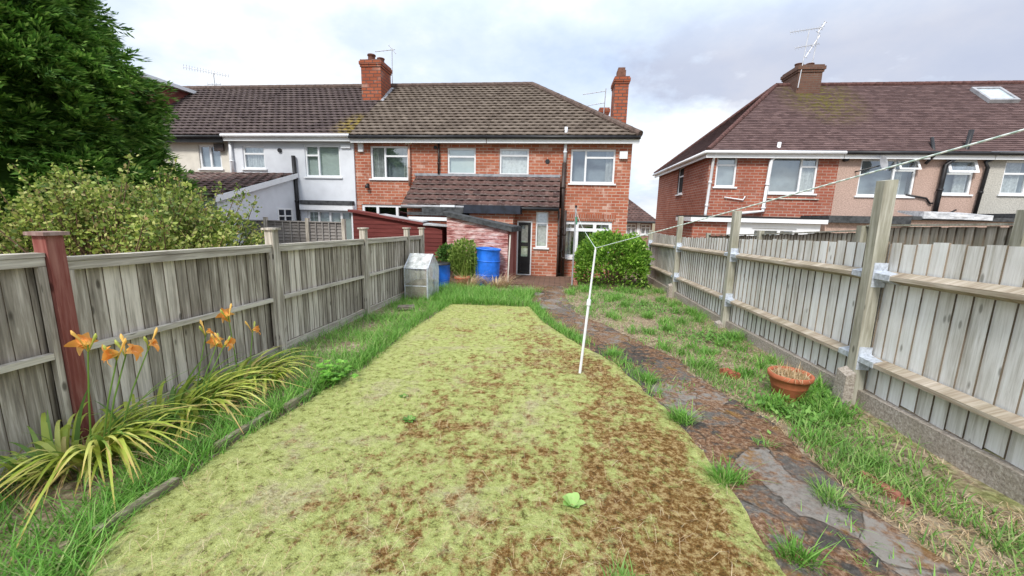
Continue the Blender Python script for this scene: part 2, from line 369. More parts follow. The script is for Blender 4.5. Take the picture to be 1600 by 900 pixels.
M = Mat('peeling_pink_red_paint', .9, .15); p = M.pos(); st = M.noise(M.map(p, (2.5, 2.5, 26), (3, 1, 2)), 1.6, 6, .7); pa = M.noise(M.map(p, (1, 1, 2.2)), 2.6, 5, .65)
c = M.ramp(M.math('ADD', M.math('MULTIPLY', st, .55), M.math('MULTIPLY', pa, .45)), [(.38, (.15, .05, .045)), (.46, (.34, .13, .115)), (.52, (.52, .31, .285)), (.60, (.70, .58, .55))]); M.base(c); M.bump(st, .4, .01); M_PINKSHED = M.m
M_REDSHED = wood('dark_red_shed_boards', (.085, .022, .02), (.135, .034, .03), (.19, .05, .043), True, knots=False)

# ------------------------------------------------------------------ ground, lawn, path, patio
def sheet(name, xs, ys, zf, mat, kind='structure'):
    V = [(x, y, zf(x, y)) for y in ys for x in xs]; nx = len(xs)
    F = [(j*nx+i, j*nx+i+1, (j+1)*nx+i+1, (j+1)*nx+i) for j in range(len(ys)-1) for i in range(nx-1)]
    o = np_mesh(name, V, F, mat, None, [(v[0], v[1]) for v in V], True); o['kind'] = kind; return o
M = Mat('garden_soil', .95, .1); p = M.pos()
n1 = M.noise(p, 2.0, 5, .65); n2 = M.noise(p, 18, 5, .7)
c = M.ramp(n2, [(.3, (.08, .055, .036)), (.5, (.24, .18, .12)), (.68, (.46, .38, .27))])
c = M.mix(M.ramp(n1, [(.50, 0.0), (.66, .7)]), c, M.ramp(n2, [(.3, (.09, .11, .03)), (.6, (.22, .26, .075))]))
M.base(c); M.bump(n2, .7, .03); M_SOIL = M.m
xs = [-900, -300, -100, -40, -20, -12, -8, -5] + list(np.arange(-3.6, 3.61, .12)) + [5, 8, 12, 20, 40, 100, 300, 900]
ys = [-60, -20, -6, -2, -.6] + list(np.arange(0, 13.6, .12)) + [14, 16, 20, 30, 60, 120, 300, 900]
def zground(x, y):
    z = float(gz(x, y))
    if abs(x) < 3.5 and 0 < y < 12.5: z += .014*fbm(x, y, 1.7, 3, 4.2)
    if -3.3 < x < -2.2 and 0 < y < 9: z += .03
    return z
sheet('ground', xs, ys, zground, M_SOIL)
LR = [(0.2, 1.16), (1.78, 1.18), (2.17, 1.21), (2.45, 1.19), (2.9, 1.15), (3.53, 1.08), (4.2, .93), (4.79, .74), (5.54, .33), (6.59, -.12), (7.9, -.44), (12, -.46)]
PR = [(0.2, 2.1), (1.96, 2.0), (2.52, 1.93), (3.4, 1.9), (4.4, 1.63), (5.0, 1.58), (5.73, 1.32), (6.6, .90), (7.5, .45), (9.5, .29), (12, .25)]
LL = [(0.2, -2.06), (1.3, -2.08), (1.7, -2.26), (2.5, -2.28), (3.4, -2.16), (4.0, -2.12), (5.9, -2.2), (7.9, -2.1)]
def ip(tab, y): return float(np.interp(y, [a for a, b in tab], [b for a, b in tab]))
def lawn_sheet():
    rows = np.concatenate([np.arange(.3, 4, .045), np.arange(4, 8.0, .09)]); nc = 56; V = []; A = []
    for y in rows:
        l = ip(LL, y)+.05*mnoise.noise((y*2.1, 7, 0))+.03*mnoise.noise((y*7, 7, 0)); r = ip(LR, y)+.06*mnoise.noise((y*2.7, 3, 0))+.035*mnoise.noise((y*8, 3, 0))
        for i in range(nc):
            t = i/(nc-1); x = l+(r-l)*t; e = min(t, 1-t)*(r-l); ey = min(1, (8.0-y)/.3)
            z = float(gz(x, y))+.038*min(1, e/.07)*max(0, ey)-.012+.010*fbm(x, y, 3.2, 3, 1.1)+.018*fbm(x, y, .9, 2, 8)
            wgt = max(0.0, 1-(t*(r-l))/.42) + max(0.0, 1-((1-t)*(r-l))/(.30 if y < 6 else .2))
            V.append((x, y, z)); A.append(min(1, wgt))
    F = [(j*nc+i, j*nc+i+1, (j+1)*nc+i+1, (j+1)*nc+i) for j in range(len(rows)-1) for i in range(nc-1)]
    M = Mat('mossy_lawn', .95, .1); p = M.pos(); c = moss_colour(M, p); M.base(c); h = M.noise(p, 60, 4, .75); M.bump(h, 1.0, .03)
    o = np_mesh('lawn', V, F, M.m, None, [(v[0], v[1]) for v in V], True, A); o['kind'] = 'structure'; return np.array(V), np.array(A), rows, nc
LV, LA, LROWS, LNC = lawn_sheet()
def path_sheet():
    rows = np.concatenate([np.arange(.2, 5, .07), np.arange(5, 11.0, .14)]); nc = 16; V = []
    for y in rows:
        l = ip(LR, y)-.10; r = ip(PR, y)+.10*mnoise.noise((y*1.9, 13, 0))+.05*mnoise.noise((y*6, 17, 0))
        for i in range(nc):
            t = i/(nc-1); x = l+(r-l)*t; V.append((x, y, float(gz(x, y))+.020-.03*(1 if i in (0, nc-1) else 0)+.006*mnoise.noise((x*1.6, y*1.6, 5))))
    F = [(j*nc+i, j*nc+i+1, (j+1)*nc+i+1, (j+1)*nc+i) for j in range(len(rows)-1) for i in range(nc-1)]
    M = Mat('crazy_paving', 1.0, .03); p = M.pos()
    dn = M.new('ShaderNodeTexNoise'); M.l.new(M.map(p, (1, 1, 0)), dn.inputs['Vector']); dn.inputs['Scale'].default_value = 1.7; dn.inputs['Detail'].default_value = 4
    pm_ = M.new('ShaderNodeVectorMath', operation='MULTIPLY_ADD'); M.l.new(dn.outputs['Color'], pm_.inputs[0]); pm_.inputs[1].default_value = (.7, .7, 0); M.l.new(M.map(p, (1.15, .8, 0)), pm_.inputs[2]); pd = pm_.outputs[0]
    def vor(feat):
        v = M.new('ShaderNodeTexVoronoi', feature=feat, voronoi_dimensions='2D'); M.l.new(pd, v.inputs['Vector']); v.inputs['Scale'].default_value = 2.7; v.inputs['Randomness'].default_value = .95; return v
    vd = vor('DISTANCE_TO_EDGE'); vc = vor('F1'); n = M.noise(p, 34, 7, .82); big = M.noise(p, 1.5, 5, .62); fi = M.noise(p, 12, 5, .7)
    hs = M.new('ShaderNodeSeparateColor'); M.l.new(vc.outputs['Color'], hs.inputs[0])
    st = M.ramp(M.math('ADD', M.math('MULTIPLY', hs.outputs[0], .35), M.math('MULTIPLY', n, .65)), [(.34, (.045, .041, .036)), (.5, (.105, .096, .085)), (.64, (.22, .20, .175))])
    st = M.mix(M.ramp(fi, [(.45, 0.0), (.7, .6)]), st, (.16, .10, .075))
    mossf = M.ramp(M.math('ADD', M.math('MULTIPLY', big, .6), M.math('MULTIPLY', fi, .42)), [(.455, 0.0), (.545, .88)])
    ms = M.ramp(n, [(.36, (.055, .024, .011)), (.5, (.165, .088, .048)), (.63, (.34, .24, .155))])
    gold = M.mix(M.ramp(M.noise(p, 2.7, 3), [(.56, 0.0), (.66, .7)]), ms, (.20, .11, .02))
    c = M.mix(mossf, st, gold); ck = M.math('MULTIPLY', M.ramp(vd.outputs['Distance'], [(.007, .9), (.026, 0.0)]), M.ramp(fi, [(.35, 1.0), (.6, .3)])); c = M.mix(ck, c, (.035, .026, .018))
    M.base(c); h = M.math('ADD', M.ramp(vd.outputs['Distance'], [(.0, 0.4), (.04, 1.0)]), M.math('MULTIPLY', n, .7)); M.bump(h, .55, .010)
    o = np_mesh('garden_path', V, F, M.m, None, [(v[0], v[1]) for v in V], True); o['kind'] = 'structure'
path_sheet()
# brick patio by the back door
M_PAT = brick('old_brick_paving', (.22, .13, .09), (.15, .085, .06), (.05, .038, .03), .30, .13, .08)
pb = MB(); pb.box(-1.6, 2.4, 10.85, 12.58, -.40, -.225); pb.box(-.95, .75, 10.55, 10.846, -.40, -.245)
o = pb.build('patio', M_PAT); o['kind'] = 'structure'

# ------------------------------------------------------------------ house parts
def wall_mb(mb, x0, x1, z0, z1, Y, holes, reveal=.10, ztop=None):
    """front wall in plane y=Y facing -y with rectangular holes and reveals"""
    X = sorted({x0, x1, *[h[0] for h in holes], *[h[1] for h in holes]}); Z = sorted({z0, z1, *[h[2] for h in holes], *[h[3] for h in holes]})
    for i in range(len(X)-1):
        for k in range(len(Z)-1):
            cx, cz = (X[i]+X[i+1])/2, (Z[k]+Z[k+1])/2
            if any(h[0] < cx < h[1] and h[2] < cz < h[3] for h in holes): continue
            mb.face([(X[i], Y, Z[k]), (X[i+1], Y, Z[k]), (X[i+1], Y, Z[k+1]), (X[i], Y, Z[k+1])])
    for a, b, c, d in holes:
        r = Y+reveal
        mb.face([(a, Y, c), (a, Y, d), (a, r, d), (a, r, c)]); mb.face([(b, Y, d), (b, Y, c), (b, r, c), (b, r, d)])
        mb.face([(a, Y, d), (b, Y, d), (b, r, d), (a, r, d)]); mb.face([(b, Y, c), (a, Y, c), (a, r, c), (b, r, c)])
M_NET_SKY = plain('net_with_sky_grey', (.30, .34, .37), .95, .1, .12, 3)  # net tinted to carry the grey of sky reflected in the glass
def window(parent, x0, x1, z0, z1, Y, bars=(), fw=.055, sill=True, fill=None, opened=None, curtains=None, sillmat=None, label=None):
    """window: root is the frame mesh; panes, sill, blind or curtains are sub-parts. bars: ('v', f, a, b) / ('h', f, a, b) in 0..1"""
    y0, y1 = Y+.035, Y+.095; mb = MB(); wx, wz = x1-x0, z1-z0
    mb.box(x0, x1, y0, y1, z1-fw, z1); mb.box(x0, x1, y0, y1, z0, z0+fw); mb.box(x0, x0+fw, y0, y1, z0+fw, z1-fw); mb.box(x1-fw, x1, y0, y1, z0+fw, z1-fw)
    for i, (k, f, a, b) in enumerate(bars):
        e = .004*(i+1)
        if k == 'v': mb.box(x0+wx*f-fw*.5, x0+wx*f+fw*.5, y0-e, y1-e, z0+wz*a+(fw if a == 0 else 0), z0+wz*b-(fw if b == 1 else 0))
        else: mb.box(x0+wx*a+(fw if a == 0 else 0), x0+wx*b-(fw if b == 1 else 0), y0-e, y1-e, z0+wz*f-fw*.5, z0+wz*f+fw*.5)
    win = mb.build('window', M_WHITE, parent)
    if label: win['label'] = label
    MB().face([(x0+.02, Y+.07, z0+.02), (x1-.02, Y+.07, z0+.02), (x1-.02, Y+.07, z1-.02), (x0+.02, Y+.07, z1-.02)]).build('pane', M_GLASS, win)
    if sill: MB().box(x0-.06, x1+.06, Y-.05, Y+.03, z0-.05, z0-.002).build('sill', sillmat or M_WHITE, win)
    fill = fill or M_NET_SKY; fd = .32 if curtains else (.5 if fill is M_ROOM else .13)
    if fill: MB().face([(x0, Y+fd, z0), (x1, Y+fd, z0), (x1, Y+fd, z1), (x0, Y+fd, z1)]).build('blind', fill, win)
    for (a, b) in (curtains or ()):
        cb = MB(); n = 26
        for i in range(n):
            u0, u1 = a+(b-a)*i/n, a+(b-a)*(i+1)/n
            f0, f1 = Y+.14+.03*math.sin(i*1.9), Y+.14+.03*math.sin((i+1)*1.9)
            cb.face([(x0+wx*u0, f0, z0), (x0+wx*u1, f1, z0), (x0+wx*u1, f1, z1), (x0+wx*u0, f0, z1)])
        cb.build('curtain', M_CURT, win, True)
    if opened:                                                    # a top light pushed open: (fx0, fx1, fz0)
        a, b, c = opened; A, B = x0+wx*a, x0+wx*b; zt, zb = z1-.01, z0+wz*c; dy = -.17; ob = MB()
        def P(u, v, t): return (A+(B-A)*u, y0-.01+dy*(1-v)+t, zb+.02+(zt-zb-.02)*v)
        for (u0, u1, v0, v1) in ((0, 1, .84, 1), (0, 1, 0, .16), (0, .1, .16, .84), (.9, 1, .16, .84)):
            ob.hexa([P(u0, v0, -.03), P(u1, v0, -.03), P(u1, v0, 0), P(u0, v0, 0), P(u0, v1, -.03), P(u1, v1, -.03), P(u1, v1, 0), P(u0, v1, 0)])
        ob.face([P(.1, .16, -.015), P(.9, .16, -.015), P(.9, .84, -.015), P(.1, .84, -.015)], mi=1)
        ob.build('top_light', [M_WHITE, M_GLASS], win)
    return win
def tile_roof(EL, ER, RL, RR, gauge, tw, amp=.028, thick=.035, stagger=True, sub=6, droop=None, lip=.03):
    """courses of tiles on the quad EL-ER-RR-RL (eave left/right, ridge left/right); hips and verges follow the slanted ends"""
    EL, ER, RL, RR = map(Vector, (EL, ER, RL, RR)); ux = (ER-EL).normalized(); nrm = ux.cross(RL-EL).normalized(); 
    if nrm.z < 0: nrm = -nrm
    vx = nrm.cross(ux).normalized(); 
    if vx.z < 0: vx = -vx
    uE0, uE1 = 0, (ER-EL).dot(ux); uR0, uR1 = (RL-EL).dot(ux), (RR-EL).dot(ux); SL = (RL-EL).dot(vx); n = max(1, round(SL/gauge)); g = SL/n
    V, F, U = [], [], []; st = tw/sub
    lo = min(uE0, uR0); hi = max(uE1, uR1); grid = np.arange(lo-st, hi+st*1.01, st)
    for r in range(n):
        s0, s1 = r*g, min(SL-lip, (r+1)*g+.005)
        def lim(s): t = s/SL; return uE0+(uR0-uE0)*t, uE1+(uR1-uE1)*t
        a0, b0 = lim(s0); a1, b1 = lim(s1); off = (.5*tw if (stagger and r % 2) else 0)
        g0 = np.clip(grid, a0, b0); g1 = np.clip(grid, a1, b1); base = len(V); jit = [random.gauss(0, .008) for _ in range(len(grid)//sub+3)]
        for i, q in enumerate(grid):
            ph = ((q-lo+off)/tw) % 1.0; k = int((q-lo+off+tw)/tw); wv = amp*(.5+.5*math.cos((ph-.25)*2*math.pi)) if amp else 0
            for (uq, s, h) in ((g0[i], s0+lip, wv*.6), (g0[i], s0-.004, thick+wv), (g1[i], s1+lip, wv*.9)):
                dz = droop(uq, s) if droop else 0
                p = EL+ux*uq+vx*(s+(jit[min(k, len(jit)-1)] if h >= thick else 0))+nrm*(h+.004); V.append((p.x, p.y, p.z+dz)); U.append(((q-lo+off)/tw+.001, r+(0 if s < s1 else .98)))
        for i in range(len(grid)-1):
            if g0[i+1]-g0[i] < 1e-6 and g1[i+1]-g1[i] < 1e-6: continue
            b = base+3*i; F.append((b, b+3, b+4, b+1)); F.append((b+1, b+4, b+5, b+2))
    return V, F, U
def ridge_line(mb, a, b, r=.11, step=.42):
    a, b = Vector(a), Vector(b); n = max(1, round((b-a).length/step))
    for i in range(n): mb.tube([a+(b-a)*(i/n), a+(b-a)*((i+1.03)/n)], [r*1.04, r*.98], 10)
def slab_quad(mb, pts, t):
    """a sloping quad with thickness t below"""
    q = [Vector(p) for p in pts]; mb.hexa([q[0]-Vector((0, 0, t)), q[1]-Vector((0, 0, t)), q[2]-Vector((0, 0, t)), q[3]-Vector((0, 0, t)), *q])
def chimney(parent, x0, x1, y0, y1, z0, z1, pots, corb=.05, mat=None, cap=True):
    mb = MB(); mb.box(x0, x1, y0, y1, z0, z1-.26); mb.box(x0-corb*.5, x1+corb*.5, y0-corb*.5, y1+corb*.5, z1-.258, z1-.18); mb.box(x0-corb, x1+corb, y0-corb, y1+corb, z1-.178, z1-.06)
    mb.box(x0-corb*.4, x1+corb*.4, y0-corb*.4, y1+corb*.4, z1-.058, z1)
    ch = mb.build('chimney', mat or M_CHIM, parent)
    for (px, py, r, h, k) in pots:
        pm = MB()
        if k == 'round': pm.lathe((px, py, z1), [(r*1.1, 0), (r, .05), (r*.92, h*.8), (r*1.12, h*.85), (r*1.1, h), (r*.8, h), (r*.75, h*.5)], 16); pm.build('chimney_pot', M_POT, ch, True)
        else: pm.box(px-r, px+r, py-r, py+r, z1, z1+h*.75); pm.box(px-r*.8, px+r*.8, py-r*.8, py+r*.8, z1+h*.76, z1+h); pm.build('chimney_pot', M_POT, ch)
    return ch
M_POT = plain('chimney_pot_clay', (.17, .085, .06), .85, .2, .3, 9)
def gutter(parent, x0, x1, y, z, mat, r=.055, fascia=True, mat2=None):
    mb = MB(); mb.tube([(x0, y-.06, z), (x1, y-.06, z)], r, 10); g = mb.build('gutter', mat, parent, True)
    if fascia: MB().box(x0+.01, x1-.01, y, y+.03, z-.17, z+.03).build('fascia', mat2 or M_WHITE, parent)
def pipe(parent, pts, mat, r=.04, name='drainpipe'):
    mb = MB(); mb.tube(pts, r, 10)
    P = [Vector(p) for p in pts]
    for i in range(len(P)-1):
        d = P[i+1]-P[i]
        if d.length > .8:
            for k in range(1, int(d.length/.75)+1):
                c = P[i]+d*(k*.75/d.length); mb.tube([c-d.normalized()*.03, c+d.normalized()*.03], r*1.25, 10)
    return mb.build(name, mat, parent, True)
def shell(parent, x0, x1, y0, y1, z0, z1, holes, mat, sides=(True, True), reveal=.1):
    mb = MB(); wall_mb(mb, x0, x1, z0, z1, y0, holes, reveal)
    if sides[0]: mb.face([(x0, y1, z0), (x0, y0, z0), (x0, y0, z1), (x0, y1, z1)])
    if sides[1]: mb.face([(x1, y0, z0), (x1, y1, z0), (x1, y1, z1), (x1, y0, z1)])
    mb.face([(x1, y1, z0), (x0, y1, z0), (x0, y1, z1), (x1, y1, z1)])
    return mb.build('wall', mat, parent)
def rooms(parent, x0, x1, y0, y1, zs):
    """floors and a back wall inside, so that windows look into rooms"""
    mb = MB(); mb.face([(x0+.05, y1, zs[0]), (x1-.05, y1, zs[0]), (x1-.05, y1, zs[-1]), (x0+.05, y1, zs[-1])])
    for z in zs: mb.face([(x0+.05, y0, z), (x1-.05, y0, z), (x1-.05, y1, z), (x0+.05, y1, z)])
    for x in (x0+.05, x1-.05): mb.face([(x, y0, zs[0]), (x, y1, zs[0]), (x, y1, zs[-1]), (x, y0, zs[-1])])
    mb.build('interior', M_ROOM, parent)
YW = 13.4; RY, RZ = 16.75, 6.60; EY, EZ = 13.10, 4.06; GZ = -.6; WT = 4.05
def aerial_on(name, label, mast, booms, group='television aerials on the roofs', r=.018):
    """booms: (start, end, n elements, half length, element dir)"""
    t = thing(name, label, 'aerial', mast[0], group); MB().tube(mast, r, 8).build('mast', M_ALU, t)
    for (a, b, n, hl, ed) in booms:
        bo = MB(); bo.tube([a, b], r*.75, 6); bo = bo.build('boom', M_ALU, t)
        em = MB(); a, b, ed = Vector(a), Vector(b), Vector(ed).normalized()
        for k in range(n):
            c = a+(b-a)*(k/(max(1, n-1))); h = hl*(1-.35*k/max(1, n-1)); em.tube([c-ed*h, c+ed*h], r*.5, 5)
        em.build('elements', M_ALU, bo)
    return t
def half_roof(parent, x0, x1, mat, hip=False, sag=None):
    xr = x1-3.55 if hip else x1
    V, F, U = tile_roof((x0, EY, EZ), (x1, EY, EZ), (x0, RY, RZ), (xr, RY, RZ), .232, .25, .020, .046, True, 6, sag, .045)
    ro = np_mesh('roof', V, F, mat, parent, U)
    YB = 2*RY-EY; mb = MB(); mb.face([(x1, YB, EZ), (x0, YB, EZ), (x0, RY, RZ), (xr, RY, RZ)])
    if hip: mb.face([(x1, EY, EZ), (x1, YB, EZ), (xr, RY, RZ)])
    mb.face([(x0, EY+.02, EZ-.02), (x1, EY+.02, EZ-.02), (x1, YB, EZ-.02), (x0, YB, EZ-.02)]); mb.build('rear_slope', mat, ro)
    rm = MB(); ridge_line(rm, (x0, RY, RZ+.03), (xr, RY, RZ+.03))
    if hip: ridge_line(rm, (x1, EY, EZ+.05), (xr, RY, RZ+.03)); ridge_line(rm, (x1, YB, EZ+.05), (xr, RY, RZ+.03))
    rm.build('ridge_tiles', M_RIDGE, ro); return ro
# ---- D: end-of-terrace brick house with a hipped roof
D = thing('terraced_house', 'red brick end house of the left terrace, hipped roof falling at its right end', 'house', (0, YW, GZ))
XD0, XD1 = -2.32, 2.22
hD = [(-1.93, -.98, 2.91, 3.73), (.35, 1.73, 2.68, 3.72), (.15, 1.76, .29, 1.49)]
shell(D, XD0, XD1, YW, 20.2, GZ, WT, hD, M_BRICK, (True, True)); rooms(D, XD0, XD1, YW+.5, 17, (-.4, 2.1, 4.0))
sg = lambda u, s: .012*math.sin(u*1.3+1)*min(1, s)
half_roof(D, XD0, XD1+.16, M_TILE_C, True)
gutter(D, XD0, XD1+.17, EY+.03, EZ-.04, M_BLACK)
window(D, *hD[0], YW, (('h', .74, 0, 1),), fill=M_CURT)
window(D, *hD[1], YW, (('v', .34, 0, 1), ('h', .76, .34, 1)), curtains=((.80, .98),))
window(D, *hD[2], YW, (('v', .31, 0, 1), ('v', .66, 0, 1), ('h', .77, 0, 1)), fw=.10, fill=M_ROOM, curtains=((.03, .2), (.78, .97)))
MB().box(.05, 1.86, YW-.012, YW-.002, 1.5, 1.72).build('soldier_course', brick('soldier_course_brick', (.44, .14, .07), (.31, .082, .044), (.40, .29, .23), .075, .225), D)
MB().box(1.84, 2.08, YW-.09, YW-.001, 3.43, 3.65).build('alarm_box', M_WHITE, D)
MB().tube([(-.385, YW-.012, 3.34), (-.385, YW+.0, 3.34)], .075, 16).build('wall_vent', M_BLACK, D)
pipe(D, [(.16, YW-.10, 4.36), (.16, YW-.10, 3.3)], M_WPAINT, .05, 'soil_pipe'); pipe(D, [(.15, YW-.10, 3.29), (.13, YW-.10, 2.0), (.12, YW-.10, -.3)], M_BROWNP, .07)
chimney(D, 1.95, 2.46, 16.6, 17.5, 3.4, 6.85, [(2.2, 17.0, .16, .40, 'square')], .05)
chimney(D, 1.62, 2.0, 18.6, 19.6, 3.8, 6.25, [], .05)
# ---- C: mid-terrace brick house
C_ = thing('terraced_house', 'red brick middle house joined to the white house, tall chimney at its left', 'house', (-4.5, YW, GZ))
XC0, XC1 = -6.83, XD0
hC = [(-6.28, -4.97, 2.74, 3.79), (-3.65, -2.71, 2.91, 3.74), (-6.66, -4.98, 1.30, 1.89)]
shell(C_, XC0, XC1, YW, 20.2, GZ, WT, hC, M_BRICK, (True, True)); rooms(C_, XC0, XC1, YW+.5, 17, (-.4, 2.1, 4.0))
half_roof(C_, XC0, XC1, M_TILE_C)
gutter(C_, XC0, XC1, EY+.03, EZ-.04, M_BLACK)
window(C_, *hC[0], YW, (('v', .38, 0, 1), ('h', .70, .38, 1)), curtains=((.03, .33), (.84, .98)))
window(C_, *hC[1], YW, (('h', .68, 0, 1),), fill=M_BLIND)
window(C_, *hC[2], YW, (('v', .33, 0, 1), ('v', .74, 0, 1)), fw=.085, fill=M_ROOM, sill=False)
MB().box(-6.67, -6.50, YW-.08, YW-.001, 3.60, 3.90).build('alarm_box', M_WHITE, C_)
lm = MB(); lm.box(-6.42, -6.36, YW-.06, YW-.001, 2.50, 2.58); lm.lathe((-6.39, YW-.1, 2.42), [(.03, .13), (.07, .06), (.07, 0)], 12); lm.build('wall_lamp', M_BLACK, C_)
MB().tube([(-4.05, YW-.012, 3.75), (-4.05, YW, 3.75)], .06, 14).build('wall_vent', M_BLACK, C_)
pipe(C_, [(-4.92, YW-.07, 3.86), (-4.92, YW-.07, 2.5)], plain('pinkish_plastic_pipe', (.55, .33, .25), .6), .04)
MB().box(-5.02, -4.82, YW-.14, YW-.005, 3.84, 3.98).build('hopper_head', M_CREAM, C_)
pipe(C_, [(-3.92, YW-.07, 4.0), (-3.93, YW-.07, 2.92)], M_BROWNP, .035)
ch = chimney(C_, -7.53, -6.77, 15.55, 16.5, 4.6, 7.22, [(-7.28, 15.95, .14, .30, 'round'), (-6.98, 16.1, .13, .22, 'round')], .055)
fl = MB(); fl.box(-7.60, -6.70, 15.44, 15.548, 5.36, 5.66); fl.hexa([(-6.765, 15.44, 5.60), (-6.66, 15.44, 5.60), (-6.66, 16.5, 6.36), (-6.765, 16.5, 6.36), (-6.765, 15.44, 5.76), (-6.66, 15.44, 5.74), (-6.66, 16.5, 6.50), (-6.765, 16.5, 6.52)]); fl.build('flashing', M_LEAD, C_)
# ---- shared lean-to between C and D: each half belongs to its house
YE = 12.6; XS = -2.32
def lean_to(parent, x0, x1, xt0, xt1, holes, sides):
    mb = MB(); wall_mb(mb, x0, x1, GZ, 1.86, YE, holes)
    for x, on in ((x0, sides[0]), (x1, sides[1])):
        if on: mb.face([(x, YE, GZ), (x, YW-.003, GZ), (x, YW-.003, 2.75), (x, YE, 1.86)])
    lw = mb.build('lean_to_wall', M_BRICK, parent)
    V, F, U = tile_roof((xt0, 12.33, 1.86), (xt1, 12.33, 1.86), (x0+(.08 if sides[0] else 0), YW-.02, 2.84), (xt1, YW-.02, 2.84), .235, .24, .028, .045, True, 6, None, .045)
    np_mesh('lean_to_roof', V, F, M_TILE_X, parent, U)
    MB().box(x0, xt1, YW-.06, YW-.004, 2.85, 2.93).build('flashing', M_LEAD, parent)
    MB().tube([(xt0, 12.28, 1.83), (xt1, 12.28, 1.83)], .05, 8).build('lean_to_gutter', M_BLACK if sides[1] else M_GREYP, parent, True)
lean_to(D, XS, .09, XS, .04, [(-1.23, -.76, -.22, 1.47), (-.65, -.28, .66, 1.75)], (False, True))
lean_to(C_, -4.75, XS, -4.82, XS, [], (True, False))
window(D, -.65, -.28, .66, 1.75, YE, (('h', .68, 0, 1),), fw=.04, fill=M_CURT, label='tall narrow kitchen window with a top light')
# back door: white frame, black leaf with glass
db = MB(); db.box(-1.23, -1.19, YE+.02, YE+.1, -.22, 1.47); db.box(-.80, -.76, YE+.02, YE+.1, -.22, 1.47); db.box(-1.19, -.80, YE+.02, YE+.1, 1.42, 1.47); db.box(-1.19, -.80, YE+.0, YE+.1, -.24, -.20)
dr = db.build('door', M_WHITE, D); lf = MB()
for a in ((-1.19, -1.10, -.2, 1.42), (-.89, -.80, -.2, 1.42), (-1.10, -.89, 1.33, 1.42), (-1.10, -.89, .68, .80), (-1.10, -.89, .27, .36), (-1.10, -.89, -.2, -.12)): lf.box(a[0], a[1], YE+.04, YE+.08, a[2], a[3])
lf.box(-1.10, -.89, YE+.05, YE+.07, -.12, .27)
lf.build('door_leaf', M_BLACK, dr); MB().face([(-1.10, YE+.06, .36), (-.89, YE+.06, .36), (-.89, YE+.06, 1.33), (-1.10, YE+.06, 1.33)]).build('door_glass', M_GLASS, dr)
MB().face([(-1.18, YE+.1, .36), (-.82, YE+.1, .36), (-.82, YE+.1, 1.4), (-1.18, YE+.1, 1.4)]).build('door_blind', M_CURT, dr)
pipe(D, [(.24, YW-.45, 1.82), (.24, YW-.45, -.3)], M_BROWNP, .05); pipe(D, [(.04, YE-.05, 1.8), (.06, YE-.05, .5), (.06, YE-.05, -.28)], M_BROWNP, .03)
# flat-roofed porches in front of the lean-to
pm = MB(); wall_mb(pm, -2.60, -1.30, GZ, 1.66, 12.0, []); pm.face([(-1.30, 12.0, GZ), (-1.30, YE-.004, GZ), (-1.30, YE-.004, 1.66), (-1.30, 12.0, 1.66)]); pm.face([(-2.6, YE-.004, GZ), (-2.6, 12.0, GZ), (-2.6, 12.0, 1.66), (-2.6, YE-.004, 1.66)]); pm.build('porch', M_BRICK, D)
MB().box(-2.75, -1.08, 11.86, 12.58, 1.66, 1.90).build('porch_roof', M_NAVY, D)
pm = MB(); pm.box(-4.3, -2.80, 12.0, YE-.004, GZ, 1.56); pm.build('porch', M_BRICK2, C_)
pr = MB(); pr.box(-4.45, -2.78, 11.8, 12.58, 1.57, 1.66); pr.box(-4.05, -2.78, 11.95, 12.58, 1.663, 1.82); pr.build('porch_roof', M_FELT, C_)
MB().box(-4.40, -2.9, 11.77, 11.798, 1.42, 1.52).build('porch_fascia', M_WHITE, C_)
MB().beam((-3.55, 12.2, 1.86), (-3.1, 12.2, 1.86), .1, .06).build('white_bracket', M_WHITE, C_)
# ---- B: white rendered house, A: cream house with dormer
B_ = thing('terraced_house', 'white rendered terraced house with white fascia beside the brick chimney', 'house', (-9, YW, GZ))
XB0, XB1 = -11.36, XC0
hB = [(-10.84, -10.03, 3.01, 3.77), (-8.57, -7.32, 2.77, 3.80), (-8.62, -6.97, .6, 1.65)]
shell(B_, XB0, XB1, YW-.06, 20.2, GZ, WT, hB, M_WPAINT, (True, True)); rooms(B_, XB0, XB1, YW+.5, 17, (-.4, 2.1, 4.0))
half_roof(B_, XB0, XB1, M_TILE_L, False)
gutter(B_, XB0, XB1, EY+.03, EZ-.0, M_WHITE)
yb = YW-.06
window(B_, *hB[0], yb, (('h', .66, 0, 1),), fill=None, curtains=((.05, .95),)); window(B_, *hB[1], yb, (('v', .38, 0, 1), ('h', .68, 0, .38)), fill=M_BLIND)
window(B_, *hB[2], yb, (('v', .25, 0, 1), ('v', .5, 0, 1), ('v', .75, 0, 1)), fw=.07, sill=False, fill=M_BLIND)
MB().box(-8.75, -6.88, yb-.16, yb-.002, 1.84, 1.98).build('flat_roof_edge', M_FELT, B_); MB().box(-8.8, -6.88, yb-.14, yb-.003, 1.66, 1.83).build('bay_fascia', M_WHITE, B_)
MB().tube([(-9.45, yb-.05, 3.62), (-9.45, yb, 3.62)], .07, 14).build('wall_vent', M_BLACK, B_)
MB().box(-7.25, -6.92, yb-.06, yb-.001, 3.70, 3.80).build('wall_vent', M_WHITE, B_)
pipe(B_, [(-8.93, yb-.09, 3.44), (-8.87, yb-.09, .5)], M_BLACK, .065, 'soil_pipe'); pipe(B_, [(-11.22, yb-.07, 4.0), (-11.2, yb-.07, 2.8)], M_WHITE, .05)
